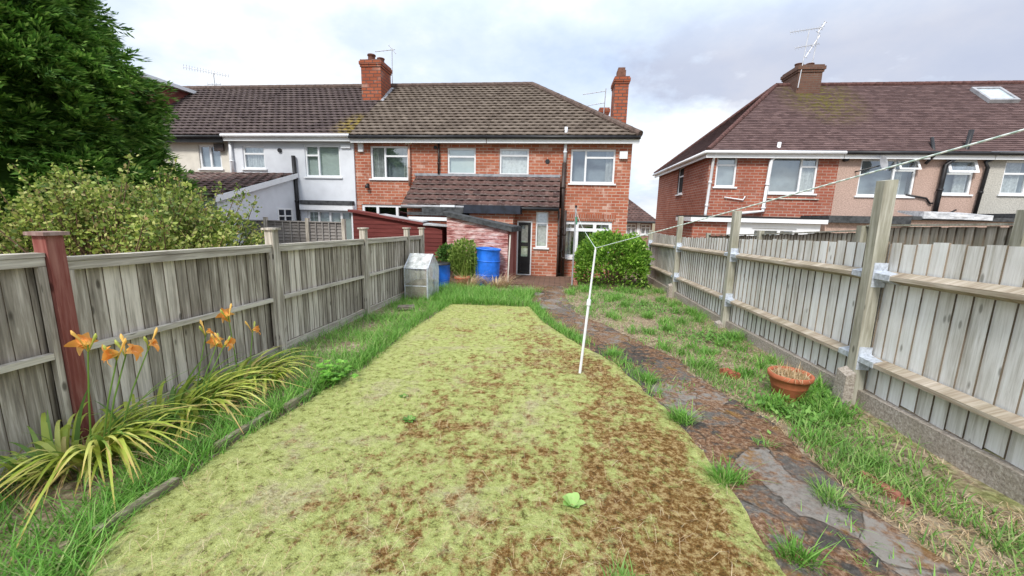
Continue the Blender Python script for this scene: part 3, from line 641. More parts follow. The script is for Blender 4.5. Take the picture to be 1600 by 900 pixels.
# rear single-storey extension of A and B: white gable wall on its right side
XE = -8.95; ex = MB(); zf = 1.93
ex.face([(XE, 9.95, GZ), (XE, yb-.003, GZ), (XE, yb-.003, 2.74), (XE, 9.95, zf-.02)]); ex.face([(XB0, 9.95, GZ), (XE, 9.95, GZ), (XE, 9.95, zf-.02), (XB0, 9.95, zf-.02)]); ex.build('extension_wall', M_WPAINT, B_)
V, F, U = tile_roof((XB0, 9.8, zf), (XE+.08, 9.8, zf), (XB0, yb-.02, 2.86), (XE+.08, yb-.02, 2.86), .30, .29, .03, .035)
np_mesh('extension_roof', V, F, M_TILE_X, B_, U)
vb = MB(); vb.hexa([(XE+.085, 9.8, zf-.14), (XE+.11, 9.8, zf-.14), (XE+.11, yb-.02, 2.72), (XE+.085, yb-.02, 2.72), (XE+.085, 9.8, zf+.02), (XE+.11, 9.8, zf+.02), (XE+.11, yb-.02, 2.88), (XE+.085, yb-.02, 2.88)]); vb.build('verge_board', M_WHITE, B_)
ew = MB()
for (a, b, c, d) in ((12.25, 13.0, 1.64, 1.70), (12.25, 13.0, 1.18, 1.24), (12.25, 12.31, 1.24, 1.64), (12.94, 13.0, 1.24, 1.64), (12.58, 12.64, 1.24, 1.64), (12.31, 12.58, 1.42, 1.46), (12.64, 12.94, 1.42, 1.46)): ew.box(XE+.002, XE+.03, a, b, c, d)
ewn = ew.build('window', M_WHITE, B_); MB().face([(XE+.012, 12.28, 1.2), (XE+.012, 12.98, 1.2), (XE+.012, 12.98, 1.68), (XE+.012, 12.28, 1.68)]).build('pane', M_NAVY, ewn)
A_ = thing('terraced_house', 'cream painted terraced house with a roof dormer, partly behind the tall conifer', 'house', (-13.6, YW, GZ))
XA0, XA1 = -17.5, XB0
hA = [(-12.55, -11.70, 3.00, 3.81)]
shell(A_, XA0, XA1, YW, 20.2, GZ, WT, hA, M_CREAM, (True, True)); rooms(A_, XA0, XA1, YW+.5, 17, (-.4, 2.1, 4.0))
half_roof(A_, XA0, XA1, M_TILE_L); gutter(A_, XA0, XA1, EY+.03, EZ-.05, M_BLACK, mat2=M_BLACK)
window(A_, *hA[0], YW, (('v', .5, 0, 1),), fw=.07)
MB().box(-11.85, -11.5, YW-.12, YW-.06, 3.58, 3.83).build('wall_vent', M_BROWNP, A_)
ax = MB(); ax.face([(XA0, 9.95, GZ), (XA1, 9.95, GZ), (XA1, 9.95, zf-.02), (XA0, 9.95, zf-.02)]); ax.build('extension_wall', M_CREAM, A_)
V, F, U = tile_roof((XA0, 9.8, zf), (XA1, 9.8, zf), (XA0, YW-.02, 2.86), (XA1, YW-.02, 2.86), .30, .29, .03, .035); np_mesh('extension_roof', V, F, M_TILE_X, A_, U)
dm = MB(); dm.box(-17.3, -15.3, 13.95, 16.7, 4.7, 6.28); dm = dm.build('dormer', plain('red_brown_tile_hanging', (.17, .05, .04), .9, .2, .2), A_); MB().box(-17.45, -15.12, 13.7, 16.9, 6.285, 6.42).build('dormer_roof', M_WHITE, dm)

aerial_on('tv_aerial', 'long comb-like aerial on the ridge above the cream and white houses', [(-14.72, 16.9, 6.5), (-14.74, 16.9, 7.28)], [((-15.95, 16.75, 7.50), (-14.15, 17.0, 7.20), 17, .10, (.1, 0, 1)), ((-15.05, 16.9, 6.85), (-14.45, 16.9, 6.84), 4, .07, (0, 0, 1))])
aerial_on('tv_aerial', 'small aerial on a thin mast behind the tall brick chimney of the middle house', [(-6.86, 16.85, 6.3), (-6.83, 16.85, 8.08)], [((-7.52, 16.85, 7.97), (-6.72, 16.85, 8.03), 6, .05, (0, 1, 0)), ((-6.95, 16.85, 8.18), (-6.68, 16.85, 7.88), 3, .03, (1, 0, .8))])
aerial_on('tv_aerial', 'two-armed aerial beside the slim chimney of the hipped end house', [(1.66, 17.6, 4.9), (1.72, 17.6, 6.72)], [((1.72, 17.6, 6.62), (.82, 17.6, 6.50), 6, .06, (0, 1, 0)), ((1.70, 17.6, 6.18), (1.05, 17.6, 6.08), 5, .05, (0, 1, 0))])

# ---- right-hand terrace: E (brick, hipped), F (pink pebbledash), G (grey pebbledash)
YR = 14.5; EYR, EZR, RYR, RZR = 14.25, 3.84, 17.95, 6.84; XR0 = 4.62
def r_roof(parent, x0, x1, hip, mat=M_TILE_E):
    xe = x0-.16 if hip else x0; xr = x0+3.35 if hip else x0
    V, F, U = tile_roof((xe, EYR, EZR), (x1, EYR, EZR), (xr, RYR, RZR), (x1, RYR, RZR), .115, .17, 0, .022, True, 1, None, .02); ro = np_mesh('roof', V, F, mat, parent, U)
    YB = 2*RYR-EYR
    if hip: V, F, U = tile_roof((xe, YB, EZR), (xe, EYR, EZR), (xr, RYR, RZR), (xr, RYR, RZR), .115, .17, 0, .022, True, 1, None, .02); np_mesh('hip_slope', V, F, mat, ro, U)
    mb = MB(); mb.face([(x1, YB, EZR), (xe, YB, EZR), (xr, RYR, RZR), (x1, RYR, RZR)]); mb.face([(xe, EYR+.02, EZR-.02), (x1, EYR+.02, EZR-.02), (x1, YB, EZR-.02), (xe, YB, EZR-.02)]); mb.build('rear_slope', mat, ro)
    rm = MB(); ridge_line(rm, (xr, RYR, RZR+.02), (x1, RYR, RZR+.02), .09)
    if hip: ridge_line(rm, (xe, EYR, EZR+.03), (xr, RYR, RZR+.02), .075, .16); ridge_line(rm, (xe, YB, EZR+.03), (xr, RYR, RZR+.02), .075, .2)
    rm.build('ridge_tiles', plain('clay_ridge', (.12, .06, .052), .9, .2, .3, 12), ro); return ro
E_ = thing('terraced_house', 'red brick end house of the right-hand terrace, hipped roof falling at its left end', 'house', (6.8, YR, GZ))
XE0, XE1 = 4.93, 8.90; hE = [(5.16, 5.81, 2.72, 3.72), (6.85, 8.30, 2.54, 3.69)]
mb = MB(); wall_mb(mb, XE0, XE1, GZ, 3.84, YR, hE)
side = [(17.25, 17.98, 2.64, 3.72)]                              # left flank with one window
Yc = [YR, 17.25, 17.98, 21.3]; Zc = [GZ, 2.64, 3.72, 3.84]
for i in range(3):
    for k in range(3):
        if i == 1 and k == 1: continue
        mb.face([(XE0, Yc[i+1], Zc[k]), (XE0, Yc[i], Zc[k]), (XE0, Yc[i], Zc[k+1]), (XE0, Yc[i+1], Zc[k+1])])
mb.face([(XE1, 21.3, GZ), (XE0, 21.3, GZ), (XE0, 21.3, 3.84), (XE1, 21.3, 3.84)]); mb.build('wall', M_BRICK2, E_); rooms(E_, XE0, XE1, YR+.5, 20.5, (-.4, 2.1, 3.8))
r_roof(E_, XE0, XE1, True)
sw = MB(); sw.box(XE0+.03, XE0+.08, 17.25, 17.98, 3.66, 3.72); sw.box(XE0+.03, XE0+.08, 17.25, 17.98, 2.64, 2.70); sw.box(XE0+.03, XE0+.08, 17.25, 17.31, 2.70, 3.66); sw.box(XE0+.03, XE0+.08, 17.92, 17.98, 2.70, 3.66); sw.box(XE0+.028, XE0+.08, 17.31, 17.92, 3.32, 3.37); sw = sw.build('window', M_WHITE, E_)
MB().face([(XE0+.06, 17.96, 2.66), (XE0+.06, 17.27, 2.66), (XE0+.06, 17.27, 3.70), (XE0+.06, 17.96, 3.70)]).build('pane', M_GLASS, sw); MB().box(XE0-.05, XE0+.02, 17.18, 18.04, 2.59, 2.635).build('sill', M_WHITE, sw)
window(E_, *hE[0], YR, (('h', .70, 0, 1),)); window(E_, *hE[1], YR, (('v', .66, 0, 1), ('h', .74, .66, 1)), curtains=((.70, .97),))
gutter(E_, XE0-.2, XE1, EYR+.04, EZR-.05, M_WHITE)
gm = MB(); gm.tube([(XE0-.22, EYR, EZR-.05), (XE0-.22, 21.6, EZR-.05)], .055, 10); gm.build('gutter', M_WHITE, E_, True); MB().box(XE0-.16, XE0-.13, EYR+.05, 21.6, EZR-.2, EZR).build('fascia', M_WHITE, E_)
pipe(E_, [(5.02, YR-.25, 3.78), (5.02, YR-.08, 3.6), (4.94, YR-.08, 1.85), (4.94, YR-.08, 1.72)], M_WHITE, .045)
pipe(E_, [(6.98, YR-.1, 4.12), (6.96, YR-.1, 3.75), (6.80, YR-.1, 3.55), (6.74, YR-.1, 1.95), (6.0, YR-.12, 1.86)], M_WHITE, .055, 'soil_pipe')
pipe(E_, [(6.15, YR-.05, 2.42), (6.1, YR-.05, 2.3), (5.5, YR-.05, 2.38)], M_WHITE, .02, 'waste_pipe'); pipe(E_, [(6.85, YR-.03, 2.36), (8.45, YR-.03, 2.36)], M_CREAM, .018, 'waste_pipe')
ee = MB(); wall_mb(ee, 4.12, 5.12, GZ, 1.56, 13.0, []); ee.face([(4.12, YR, GZ), (4.12, 13.0, GZ), (4.12, 13.0, 1.56), (4.12, YR, 1.56)]); ee.build('extension_wall', M_BRICK2, E_)
eb = MB(); wall_mb(eb, 5.125, 7.75, GZ, 1.56, 13.0, [(5.85, 7.1, .1, 1.42)]); eb.face([(7.75, 13.0, GZ), (7.75, YR, GZ), (7.75, YR, 1.56), (7.75, 13.0, 1.56)]); eb.build('conservatory_wall', M_WHITE, E_)
window(E_, 5.85, 7.1, .1, 1.42, 13.0, (('v', .62, 0, 1),), fw=.08, sill=False)
MB().box(4.0, 7.85, 12.85, 14.44, 1.575, 1.70).build('extension_roof', M_WHITE, E_); MB().box(4.0, 7.85, 12.84, 14.44, 1.705, 1.75).build('roof_edge', M_BLACK, E_)
ch = chimney(E_, 8.78, 9.62, 17.4, 18.5, 6.0, 7.42, [(8.95, 17.8, .13, .16, 'round'), (9.35, 17.8, .13, .16, 'round')], .07, brick('sooty_chimney_brick', (.20, .10, .065), (.12, .06, .045), (.14, .11, .09), pale=.05))
aerial_on('tv_aerial', 'tall double aerial above the squat chimney of the right-hand terrace', [(8.80, 17.35, 6.6), (8.92, 17.35, 8.56)], [((8.25, 17.3, 8.50), (9.45, 17.5, 8.72), 13, .09, (0, .4, 1)), ((9.32, 17.5, 8.55), (9.52, 17.5, 8.9), 4, .09, (1, 0, -.5))])
aerial_on('tv_aerial', 'shorter spiky aerial rising from the right end of the squat chimney', [(9.46, 17.9, 7.3), (9.55, 17.9, 8.9)], [((8.78, 17.9, 8.18), (9.62, 17.9, 8.32), 8, .08, (0, .4, 1)), ((9.2, 17.9, 7.85), (9.6, 17.9, 8.6), 5, .07, (1, 0, -.4))])
F_ = thing('terraced_house', 'pinkish pebbledashed terraced house with black pipes and open top windows', 'house', (11, YR, GZ))
XF0, XF1 = XE1, 13.15; hF = [(9.56, 11.21, 2.50, 3.64), (12.01, 12.85, 2.59, 3.64)]
shell(F_, XF0, XF1, YR, 21.3, GZ, 3.84, hF, M_PEB_PINK, (True, True)); rooms(F_, XF0, XF1, YR+.5, 18, (-.4, 2.1, 3.8)); fr = r_roof(F_, XF0, XF1, False)
window(F_, *hF[0], YR, (('v', .62, 0, 1), ('h', .70, .62, 1)), opened=(.63, 1.0, .70), curtains=((.66, .8),)); window(F_, *hF[1], YR, (('h', .60, 0, 1),), opened=(0, 1, .60), curtains=((.5, .9),))
gutter(F_, XF0, XF1, EYR+.04, EZR-.05, M_BLACK)
pipe(F_, [(12.42, YR-.12, 4.5), (12.38, YR-.12, 3.86), (11.90, YR-.12, 3.46), (11.86, YR-.12, 1.7)], M_BLACK, .065, 'soil_pipe'); pipe(F_, [(11.50, EYR+.3, 4.3), (11.42, EYR-.0, 3.72), (11.36, YR-.08, 3.50)], M_BLACK, .045, 'flue_pipe')
pipe(F_, [(13.42, YR-.1, 3.76), (13.0, YR-.1, 3.56), (13.1, YR-.1, 3.4), (13.0, YR-.1, 1.7)], M_BLACK, .05); pipe(F_, [(11.0, YR-.05, 2.55), (11.6, YR-.05, 2.45), (11.72, YR-.05, 2.3), (11.8, YR-.05, 2.3)], M_BLACK, .028, 'waste_pipe'); pipe(F_, [(11.95, YR-.3, 1.9), (12.3, YR-.3, 2.1)], M_BLACK, .025, 'waste_pipe')
MB().tube([(9.05, YR-.12, 3.62), (9.05, YR, 3.62)], .07, 14).build('flue_vent', M_BLACK, F_)
ds = MB(); ds.lathe((0, 0, 0), [(.0, .0), (.12, .012), (.22, .05), (.24, .06)], 20)
T = Matrix.Translation((9.92, YR-.34, 3.46)) @ Matrix.Rotation(R(75), 4, 'X') @ Matrix.Rotation(R(30), 4, 'Y'); ds.v = [tuple(T @ Vector(v)) for v in ds.v]
dish = thing('satellite_dish', 'grey satellite dish on an arm on the pinkish pebbledash wall', 'satellite dish', (9.5, YR, 3.3)); ds.build('reflector', M_GREYP, dish, True)
MB().tube([(9.42, YR-.0, 3.25), (9.42, YR-.12, 3.25), (9.9, YR-.3, 3.4)], .02, 8).build('bracket', M_BLACK, dish); MB().tube([(9.9, YR-.34, 3.3), (10.12, YR-.6, 3.3)], .018, 8).build('feed_arm', M_BLACK, dish)
fx = MB(); fx.box(8.0, 10.1, 13.2, YR-.004, GZ, 1.62); fx.box(10.3, 13.1, 13.2, YR-.004, GZ, 1.75); fx.build('extension_wall', M_PEB_PINK, F_)
fb = MB(); fb.box(7.98, 10.2, 13.05, YR-.006, 1.625, 1.83); fb.box(10.25, 13.12, 13.1, YR-.006, 1.755, 1.86); fb.build('extension_roof', M_FELT, F_)
M = Mat('crumpled_white_sheet', .4, .4); n = M.noise(M.map(M.pos(), (1, 3, 3)), 4, 5, .7); M.base(M.ramp(n, [(.35, (.35, .36, .38)), (.6, (.72, .73, .75))])); M.bump(n, .9, .05)
MB().hexa([(10.5, 13.06, 1.80), (12.3, 13.06, 1.78), (12.2, 14.0, 1.97), (10.5, 14.0, 1.99), (10.5, 13.06, 2.0), (12.3, 13.06, 1.92), (12.2, 14.0, 2.02), (10.5, 14.0, 2.04)]).build('roof_sheet', M.m, F_)
G_ = thing('terraced_house', 'grey pebbledashed terraced house at the right edge with a roof skylight', 'house', (15.5, YR, GZ))
XG0, XG1 = XF1, 18.6; hG = [(13.67, 15.06, 2.61, 3.62), (16.2, 17.6, 2.6, 3.62)]
shell(G_, XG0, XG1, YR, 21.3, GZ, 3.84, hG, M_PEB_GREY, (True, True)); rooms(G_, XG0, XG1, YR+.5, 18, (-.4, 2.1, 3.8)); r_roof(G_, XG0, XG1, False)
window(G_, *hG[0], YR, (('v', .5, 0, 1), ('h', .62, 0, 1)), curtains=((.05, .4),)); window(G_, *hG[1], YR, (('v', .5, 0, 1),)); gutter(G_, XG0, XG1, EYR+.04, EZR-.05, M_BLACK)
gx = MB(); gx.box(13.25, 16, 13.4, YR-.004, GZ, 1.7); gx.build('extension_wall', M_PEB_GREY, G_); MB().box(13.2, 16.1, 13.2, YR-.006, 1.705, 2.0).build('extension_roof', M_FELT, G_)
sl = (RZR-EZR)/(RYR-EYR)
def on_slope(x, y, h): return (x, y-h*.6, EZR+(y-EYR)*sl+h)
def slope_box(mb, x0, x1, y0, y1, h0, h1): mb.hexa([on_slope(x0, y0, h0), on_slope(x1, y0, h0), on_slope(x1, y1, h0), on_slope(x0, y1, h0), on_slope(x0, y0, h1), on_slope(x1, y0, h1), on_slope(x1, y1, h1), on_slope(x0, y1, h1)])
sk = MB(); 
for a in ((14.75, 14.84, 16.7, 17.5), (15.61, 15.70, 16.7, 17.5), (14.84, 15.61, 16.7, 16.78), (14.84, 15.61, 17.42, 17.5)): slope_box(sk, *a, .02, .12)
sk = sk.build('skylight', M_GREYP, G_); sg_ = MB(); slope_box(sg_, 14.84, 15.61, 16.78, 17.42, .05, .09); sg_.build('pane', plain('reflective_glass', (.45, .52, .56), .06, .9), sk)
# ---- bungalow and shrub seen through the gap between the terraces
H_ = thing('distant_house', 'small distant house with tiled roof, seen in the gap between the two terraces', 'house', (4, 30, -.4))
hH = [(4.95, 5.65, .45, 1.25), (5.95, 6.65, .5, 1.25), (3.5, 4.5, .45, 1.25)]
shell(H_, 0, 6.75, 30, 38, -1, 1.45, hH, brick('pale_distant_brick', (.40, .20, .15), (.30, .14, .11), (.35, .30, .26)), (True, True))
for h in hH: window(H_, *h, 30, (('v', .5, 0, 1), ('h', .66, 0, 1)), fw=.08, fill=M_CURT)
MB().box(5.68, 5.9, 29.95, 29.997, -.9, 1.4).build('white_panel', M_WHITE, H_)
V, F, U = tile_roof((-.3, 29.6, 1.42), (7.1, 29.6, 1.42), (3.0, 34, 4.3), (4.0, 34, 4.3), .25, .3, .02, .03); rf = np_mesh('roof', V, F, M_TILE_X, H_, U)
MB().face([(7.1, 29.6, 1.42), (7.1, 38.4, 1.42), (4.0, 34, 4.3)]).face([(7.1, 38.4, 1.42), (-.3, 38.4, 1.42), (3, 34, 4.3), (4, 34, 4.3)]).face([(-.3, 38.4, 1.42), (-.3, 29.6, 1.42), (3, 34, 4.3)]).build('hip_slopes', M_TILE_X, rf)
MB().tube([(-.3, 29.55, 1.38), (7.1, 29.55, 1.38)], .07, 8).build('gutter', M_BLACK, H_)

# ------------------------------------------------------------------ fences
M_EDGE = wood('moss_and_shade_board_edges', (.06, .045, .03), (.15, .12, .085), (.26, .21, .16)); M_BACK = wood('gap_shade_boards', (.05, .038, .026), (.10, .08, .06), (.16, .13, .10))  # edges: algae brown plus painted-in shade; backing: dark sheet standing for gap shade
def fz(y): return -.024*y
LX = -3.2
LF = thing('garden_fence', 'weathered grey panel fence along the left side of the lawn, one post red-brown', 'fence', (LX, 4, -.1))
rng = random.Random(5)
posts = [.22, 2.23, 4.26, 6.46, 8.43, 9.4]
def board_run(mb, x, y0, y1, z0f, z1f, w, th, face, lap=.012, jz=.004, rg=rng, dirx=False):
    y = y0
    while y < y1-.01:
        ww = min(w*rg.uniform(.9, 1.1), y1-y); a, b = y+.001, y+ww-.003; dz = rg.uniform(-jz, jz); t0, t1 = th*.35, th*1.3
        # feather-edged: one edge thicker
        k0 = len(mb.f); mb.hexa([(x, a, z0f(a)+dz), (x+face*t1, a, z0f(a)+dz), (x+face*(t0), b+lap, z0f(b)+dz), (x, b+lap, z0f(b)+dz), (x, a, z1f(a)+dz), (x+face*t1, a, z1f(a)+dz), (x+face*(t0), b+lap, z1f(b)+dz), (x, b+lap, z1f(b)+dz)]); mb.mi[k0+2] = 1  # near side face coloured dark to draw the shadow line between boards
        y += ww
for i in range(len(posts)-1):
    a, b = posts[i]+.052, posts[i+1]-.052
    top = 1.325 if i else 1.36; P0 = MB(); board_run(P0, LX-.035, a+.03, b-.03, lambda y: fz(y)+.14, lambda y: fz(y)+top-.05, .112, .0075, 1, .003)
    pn = P0.build('fence_panel', [M_FENCE, M_EDGE], LF); MB().box(LX-.05, LX-.0365, a+.002, b-.002, fz(b)+.14, fz(b)+top-.06).build('gap_shade_sheet', M_BACK, pn)  # added dark sheet gives the shade seen through the board gaps
    fr = MB(); 
    fr.beam((LX-.01, a, fz(a)+top-.012), (LX-.01, b, fz(b)+top-.012), .085, .026)
    fr.beam((LX+.012, a+.002, fz(a)+top-.055), (LX+.012, b-.002, fz(b)+top-.055), .03, .055)
    fr.beam((LX+.010, a+.045, fz(a)+.70), (LX+.010, b-.045, fz(b)+.70), .045, .04); fr.build('rail', M_FENCE_H, pn)
    for yb_ in (a+.02, b-.02): MB().beam((LX+.008, yb_, fz(yb_)+.14), (LX+.008, yb_, fz(yb_)+top-.085), .038, .036, (1, 0, 0)).build('batten', M_FENCE, pn)
    gb = MB(); gb.beam((LX-.004, a, fz(a)+.065), (LX-.004, b, fz(b)+.065), .03, .15); gb.build('gravel_board', M_FENCE_H, pn)
for i, y in enumerate(posts):
    mt = M_REDPOST if i == 1 else M_FENCE; po = MB(); hgt = 1.47 if i == 1 else 1.49
    po.box(LX-.05, LX+.048, y-.047, y+.047, fz(y)-.3, fz(y)+hgt); po = po.build('post', mt, LF)
    if i == 1: po['label'] = 'post painted red-brown'
    cp = MB(); cp.box(LX-.072, LX+.07, y-.07, y+.07, fz(y)+hgt, fz(y)+hgt+.022); cp.build('post_cap', mt if i != 1 else wood('worn_post_cap', (.14, .09, .075), (.24, .15, .13), (.36, .27, .24)), po)
# right fence: close boards, arris rails, tall posts, concrete gravel boards
RX = 2.90
RF = thing('closeboard_fence', 'tall silvery close-board fence on concrete boards along the right of the path', 'fence', (RX, 5, -.1))
rposts = [-2.05, .95, 3.95, 6.95, 9.95, 12.9]; rtop = [2.95, 2.0, 1.97, 1.75, 1.67, 1.25]
zt = lambda y: 1.60-.04*y if y < 10 else 1.2-.0*(y-10)
zu = lambda y: 1.27-.032*y; zl = lambda y: .445-.0205*y; zb = lambda y: .22-.037*y if y < 7 else -.039-.018*(y-7)
for i in range(len(rposts)-1):
    a, b = rposts[i], rposts[i+1]; m_ = MB(); board_run(m_, RX+.05, a, b, zb, zt, .130, .0135, -1, .004, .012); pn = m_.build('fence_bay', [M_RFENCE, M_EDGE], RF); MB().hexa([(RX+.052, a+.01, zb(a)), (RX+.066, a+.01, zb(a)), (RX+.066, b-.01, zb(b)), (RX+.052, b-.01, zb(b)), (RX+.052, a+.01, zt(a)-.02), (RX+.066, a+.01, zt(a)-.02), (RX+.066, b-.01, zt(b)-.02), (RX+.052, b-.01, zt(b)-.02)]).build('gap_shade_sheet', M_BACK, pn)
    for zf_, tt in ((zu, .0), (zl, .0)):
        for k in range(1):
            q = MB(); A, Bq = (RX-.005, a+.055, zf_(a)), (RX-.005, b-.055, zf_(b)); d = .052
            # arris rail: triangular section, ridge towards the garden
            p0 = [Vector(A)+Vector(v) for v in ((.03, 0, -d), (-.062, 0, -.018), (-.062, 0, .016), (.03, 0, d))]; p1 = [Vector(Bq)+Vector(v) for v in ((.03, 0, -d), (-.062, 0, -.018), (-.062, 0, .016), (.03, 0, d))]
            q.hexa([p0[0], p0[1], p1[1], p1[0], p0[3], p0[2], p1[2], p1[3]]); ra = q.build('arris_rail', M_RRAIL, pn)
            for e, yy, sg2 in ((0, a, 1), (1, b, -1)):
                br = MB(); y0 = yy+.05*sg2
                br.hexa([(RX-.074, y0, zf_(y0)-.02), (RX+.03, y0, zf_(y0)-.055), (RX+.03, y0+.17*sg2, zf_(y0)-.055), (RX-.074, y0+.17*sg2, zf_(y0)-.02), (RX-.074, y0, zf_(y0)+.030), (RX+.03, y0, zf_(y0)+.052), (RX+.03, y0+.17*sg2, zf_(y0)+.052), (RX-.074, y0+.17*sg2, zf_(y0)+.030)] if sg2 > 0 else
                        [(RX-.074, y0-.17, zf_(y0)-.02), (RX+.03, y0-.17, zf_(y0)-.055), (RX+.03, y0, zf_(y0)-.055), (RX-.074, y0, zf_(y0)-.02), (RX-.074, y0-.17, zf_(y0)+.030), (RX+.03, y0-.17, zf_(y0)+.052), (RX+.03, y0, zf_(y0)+.052), (RX-.074, y0, zf_(y0)+.030)])
                br.box(RX-.082, RX+.03, min(y0, y0+.004*sg2), max(y0, y0+.004*sg2), zf_(y0)-.10, zf_(y0)+.12); br.build('bracket', M_GALV, ra)
    gb = MB(); yy = a
    gb.hexa([(RX-.03, a+.05, fz(a)-.25), (RX+.05, a+.05, fz(a)-.25), (RX+.05, b-.05, fz(b)-.25), (RX-.03, b-.05, fz(b)-.25), (RX-.03, a+.05, zb(a)-.006), (RX+.05, a+.05, zb(a)-.006), (RX+.05, b-.05, zb(b)-.006), (RX-.03, b-.05, zb(b)-.006)]); gb.build('gravel_board', M_CONC, pn)
for y, h in zip(rposts, rtop):
    po = MB(); lx = -.03 if 3 < y < 5 else 0
    po.hexa([(RX-.085, y-.05, fz(y)-.3), (RX+.02, y-.05, fz(y)-.3), (RX+.02, y+.05, fz(y)-.3), (RX-.085, y+.05, fz(y)-.3), (RX-.085+lx, y-.05, h), (RX+.02+lx, y-.05, h+.012), (RX+.02+lx, y+.05, h+.02), (RX-.085+lx, y+.05, h+.006)]); po.build('post', M_RPOST, RF)
    if y > 3:
        st = MB(); hh = {3.95: .33, 6.95: .08, 9.95: .30}.get(y, .1); st.hexa([(RX-.19, y-.10, fz(y)-.3), (RX-.09, y-.10, fz(y)-.3), (RX-.09, y+.06, fz(y)-.3), (RX-.19, y+.06, fz(y)-.3), (RX-.17, y-.08, fz(y)+hh*.9), (RX-.09, y-.08, fz(y)+hh), (RX-.09, y+.05, fz(y)+hh+.03), (RX-.17, y+.05, fz(y)+hh)]); st.build('concrete_spur', M_CONC, RF)
# neighbour's fence beyond the right fence
NF = thing('closeboard_fence', "darker neighbouring fence showing just above the right-hand close-board fence", 'fence', (4.3, 6, 0))
for (a, b, t0, t1) in ((3.3, 6.15, 1.64, 1.56), (6.25, 9.0, 1.49, 1.33), (9.1, 12.0, 1.32, 1.18)):
    f_ = lambda y: t0+(t1-t0)*(y-a)/(b-a)
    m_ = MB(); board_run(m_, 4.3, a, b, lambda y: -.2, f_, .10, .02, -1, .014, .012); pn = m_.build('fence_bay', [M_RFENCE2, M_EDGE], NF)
    MB().beam((4.27, a, f_(a)+.02), (4.27, b, f_(b)+.02), .05, .02).build('capping', M_RPOST, pn)
for y, h in ((4.22, 1.76), (6.2, 1.58), (9.05, 1.42), (12.0, 1.26)): MB().box(4.2, 4.3, y-.05, y+.05, -.3, h).build('post', M_RPOST, NF)
# lap fence in the left neighbour's garden
PF = thing('lap_fence', 'low grey woven panel fence in front of the white house', 'fence', (-7, 10.8, -.2))
for a, b in ((-9.6, -8.28), (-8.2, -7.02), (-6.94, -5.95)):
    m_ = MB(); z = -.1
    while z < 1.28: m_.hexa([(a, 10.80, z), (b, 10.80, z), (b, 10.83, z), (a, 10.83, z), (a, 10.825, z+.10), (b, 10.825, z+.10), (b, 10.84, z+.10), (a, 10.84, z+.10)]); z += .088
    pn = m_.build('lap_panel', M_LAP, PF); bt = MB(); n = 5
    for k in range(n+1): x = a+(b-a)*k/n; bt.box(x-.016, x+.016, 10.775, 10.796, -.1, 1.30)
    bt.box(a, b, 10.77, 10.84, 1.305, 1.335); bt.build('batten', M_LAP, pn)
for x in (-8.24, -6.98, -5.91): MB().box(x-.045, x+.045, 10.74, 10.83, -.3, 1.42).build('post', M_FENCE, PF)

# ------------------------------------------------------------------ sheds
def lap_front(mb, a, b, z0, zl_, zr_, bh=.11, out=(0, -1)):
    """lapped boards on the vertical wall a->b (xy), top line zl_..zr_"""
    a, b = Vector((*a, 0)), Vector((*b, 0)); o3 = Vector((out[0], out[1], 0)); z = z0
    while z < max(zl_, zr_):
        z1 = z+bh
        def span(zq):
            if zq <= min(zl_, zr_): return 0, 1
            t = (zq-zl_)/(zr_-zl_); return (0, t) if zl_ > zr_ else (t, 1)
        s0, s1 = span(min(z, max(zl_, zr_)-.002)), span(min(z1, max(zl_, zr_)-.001)); zz1 = min(z1, max(zl_, zr_)-.001)
        e0, e1 = a+(b-a)*s0[0]+o3*.016, a+(b-a)*s0[1]+o3*.016; f0, f1 = a+(b-a)*s1[0]+o3*.004, a+(b-a)*s1[1]+o3*.004
        mb.face([(e0.x, e0.y, z), (e1.x, e1.y, z), (f1.x, f1.y, zz1), (f0.x, f0.y, zz1)]); g0, g1 = a+(b-a)*s0[0], a+(b-a)*s0[1]
        mb.face([(g0.x, g0.y, z+.001), (g1.x, g1.y, z+.001), (e1.x, e1.y, z), (e0.x, e0.y, z)]); z += bh
S1 = thing('garden_shed', 'small shed with faded peeling pink-red boards and sloping felt roof by the brick porch', 'shed', (-2.2, 11.5, -.3))
fa, fb_, ba, bb = (-3.10, 11.28), (-1.33, 11.10), (-3.10, 11.82), (-1.16, 11.82)
m_ = MB(); lap_front(m_, fa, fb_, -.3, 1.60, 1.22, .105, (0.1, -.99)); m_.build('front_wall', M_PINKSHED, S1)
m_ = MB(); n = 6
for k in range(n):
    t0, t1 = k/n+.004, (k+1)/n-.004; p0 = Vector((*fb_, 0)).lerp(Vector((*bb, 0)), t0); p1 = Vector((*fb_, 0)).lerp(Vector((*bb, 0)), t1)
    m_.hexa([(p0.x-.02, p0.y, -.3), (p0.x, p0.y, -.3), (p1.x, p1.y, -.3), (p1.x-.02, p1.y, -.3), (p0.x-.02, p0.y, 1.22), (p0.x, p0.y, 1.22), (p1.x, p1.y, 1.22), (p1.x-.02, p1.y, 1.22)])
sw_ = m_.build('side_wall', wood('red_shed_side', (.12, .03, .026), (.21, .06, .05), (.34, .16, .14)), S1)
MB().box(-3.10, -3.07, 11.3, 11.82, -.3, 1.6).build('side_wall', M_REDSHED, S1)
MB().beam((-1.315, 11.13, -.25), (-1.27, 11.13, 1.1), .035, .05, (0, 1, 0)).build('corner_board', M_CREAM, S1)
m_ = MB(); m_.hexa([(-3.2, 11.18, 1.58), (-1.22, 10.98, 1.18), (-1.04, 11.86, 1.18), (-3.2, 11.86, 1.58), (-3.2, 11.18, 1.70), (-1.22, 10.98, 1.32), (-1.04, 11.86, 1.32), (-3.2, 11.86, 1.70)]); m_.build('roof', M_FELT, S1)
S2 = thing('garden_shed', 'dark red shed with low sloping roof behind the far end of the left fence', 'shed', (-4.8, 12, -.3))
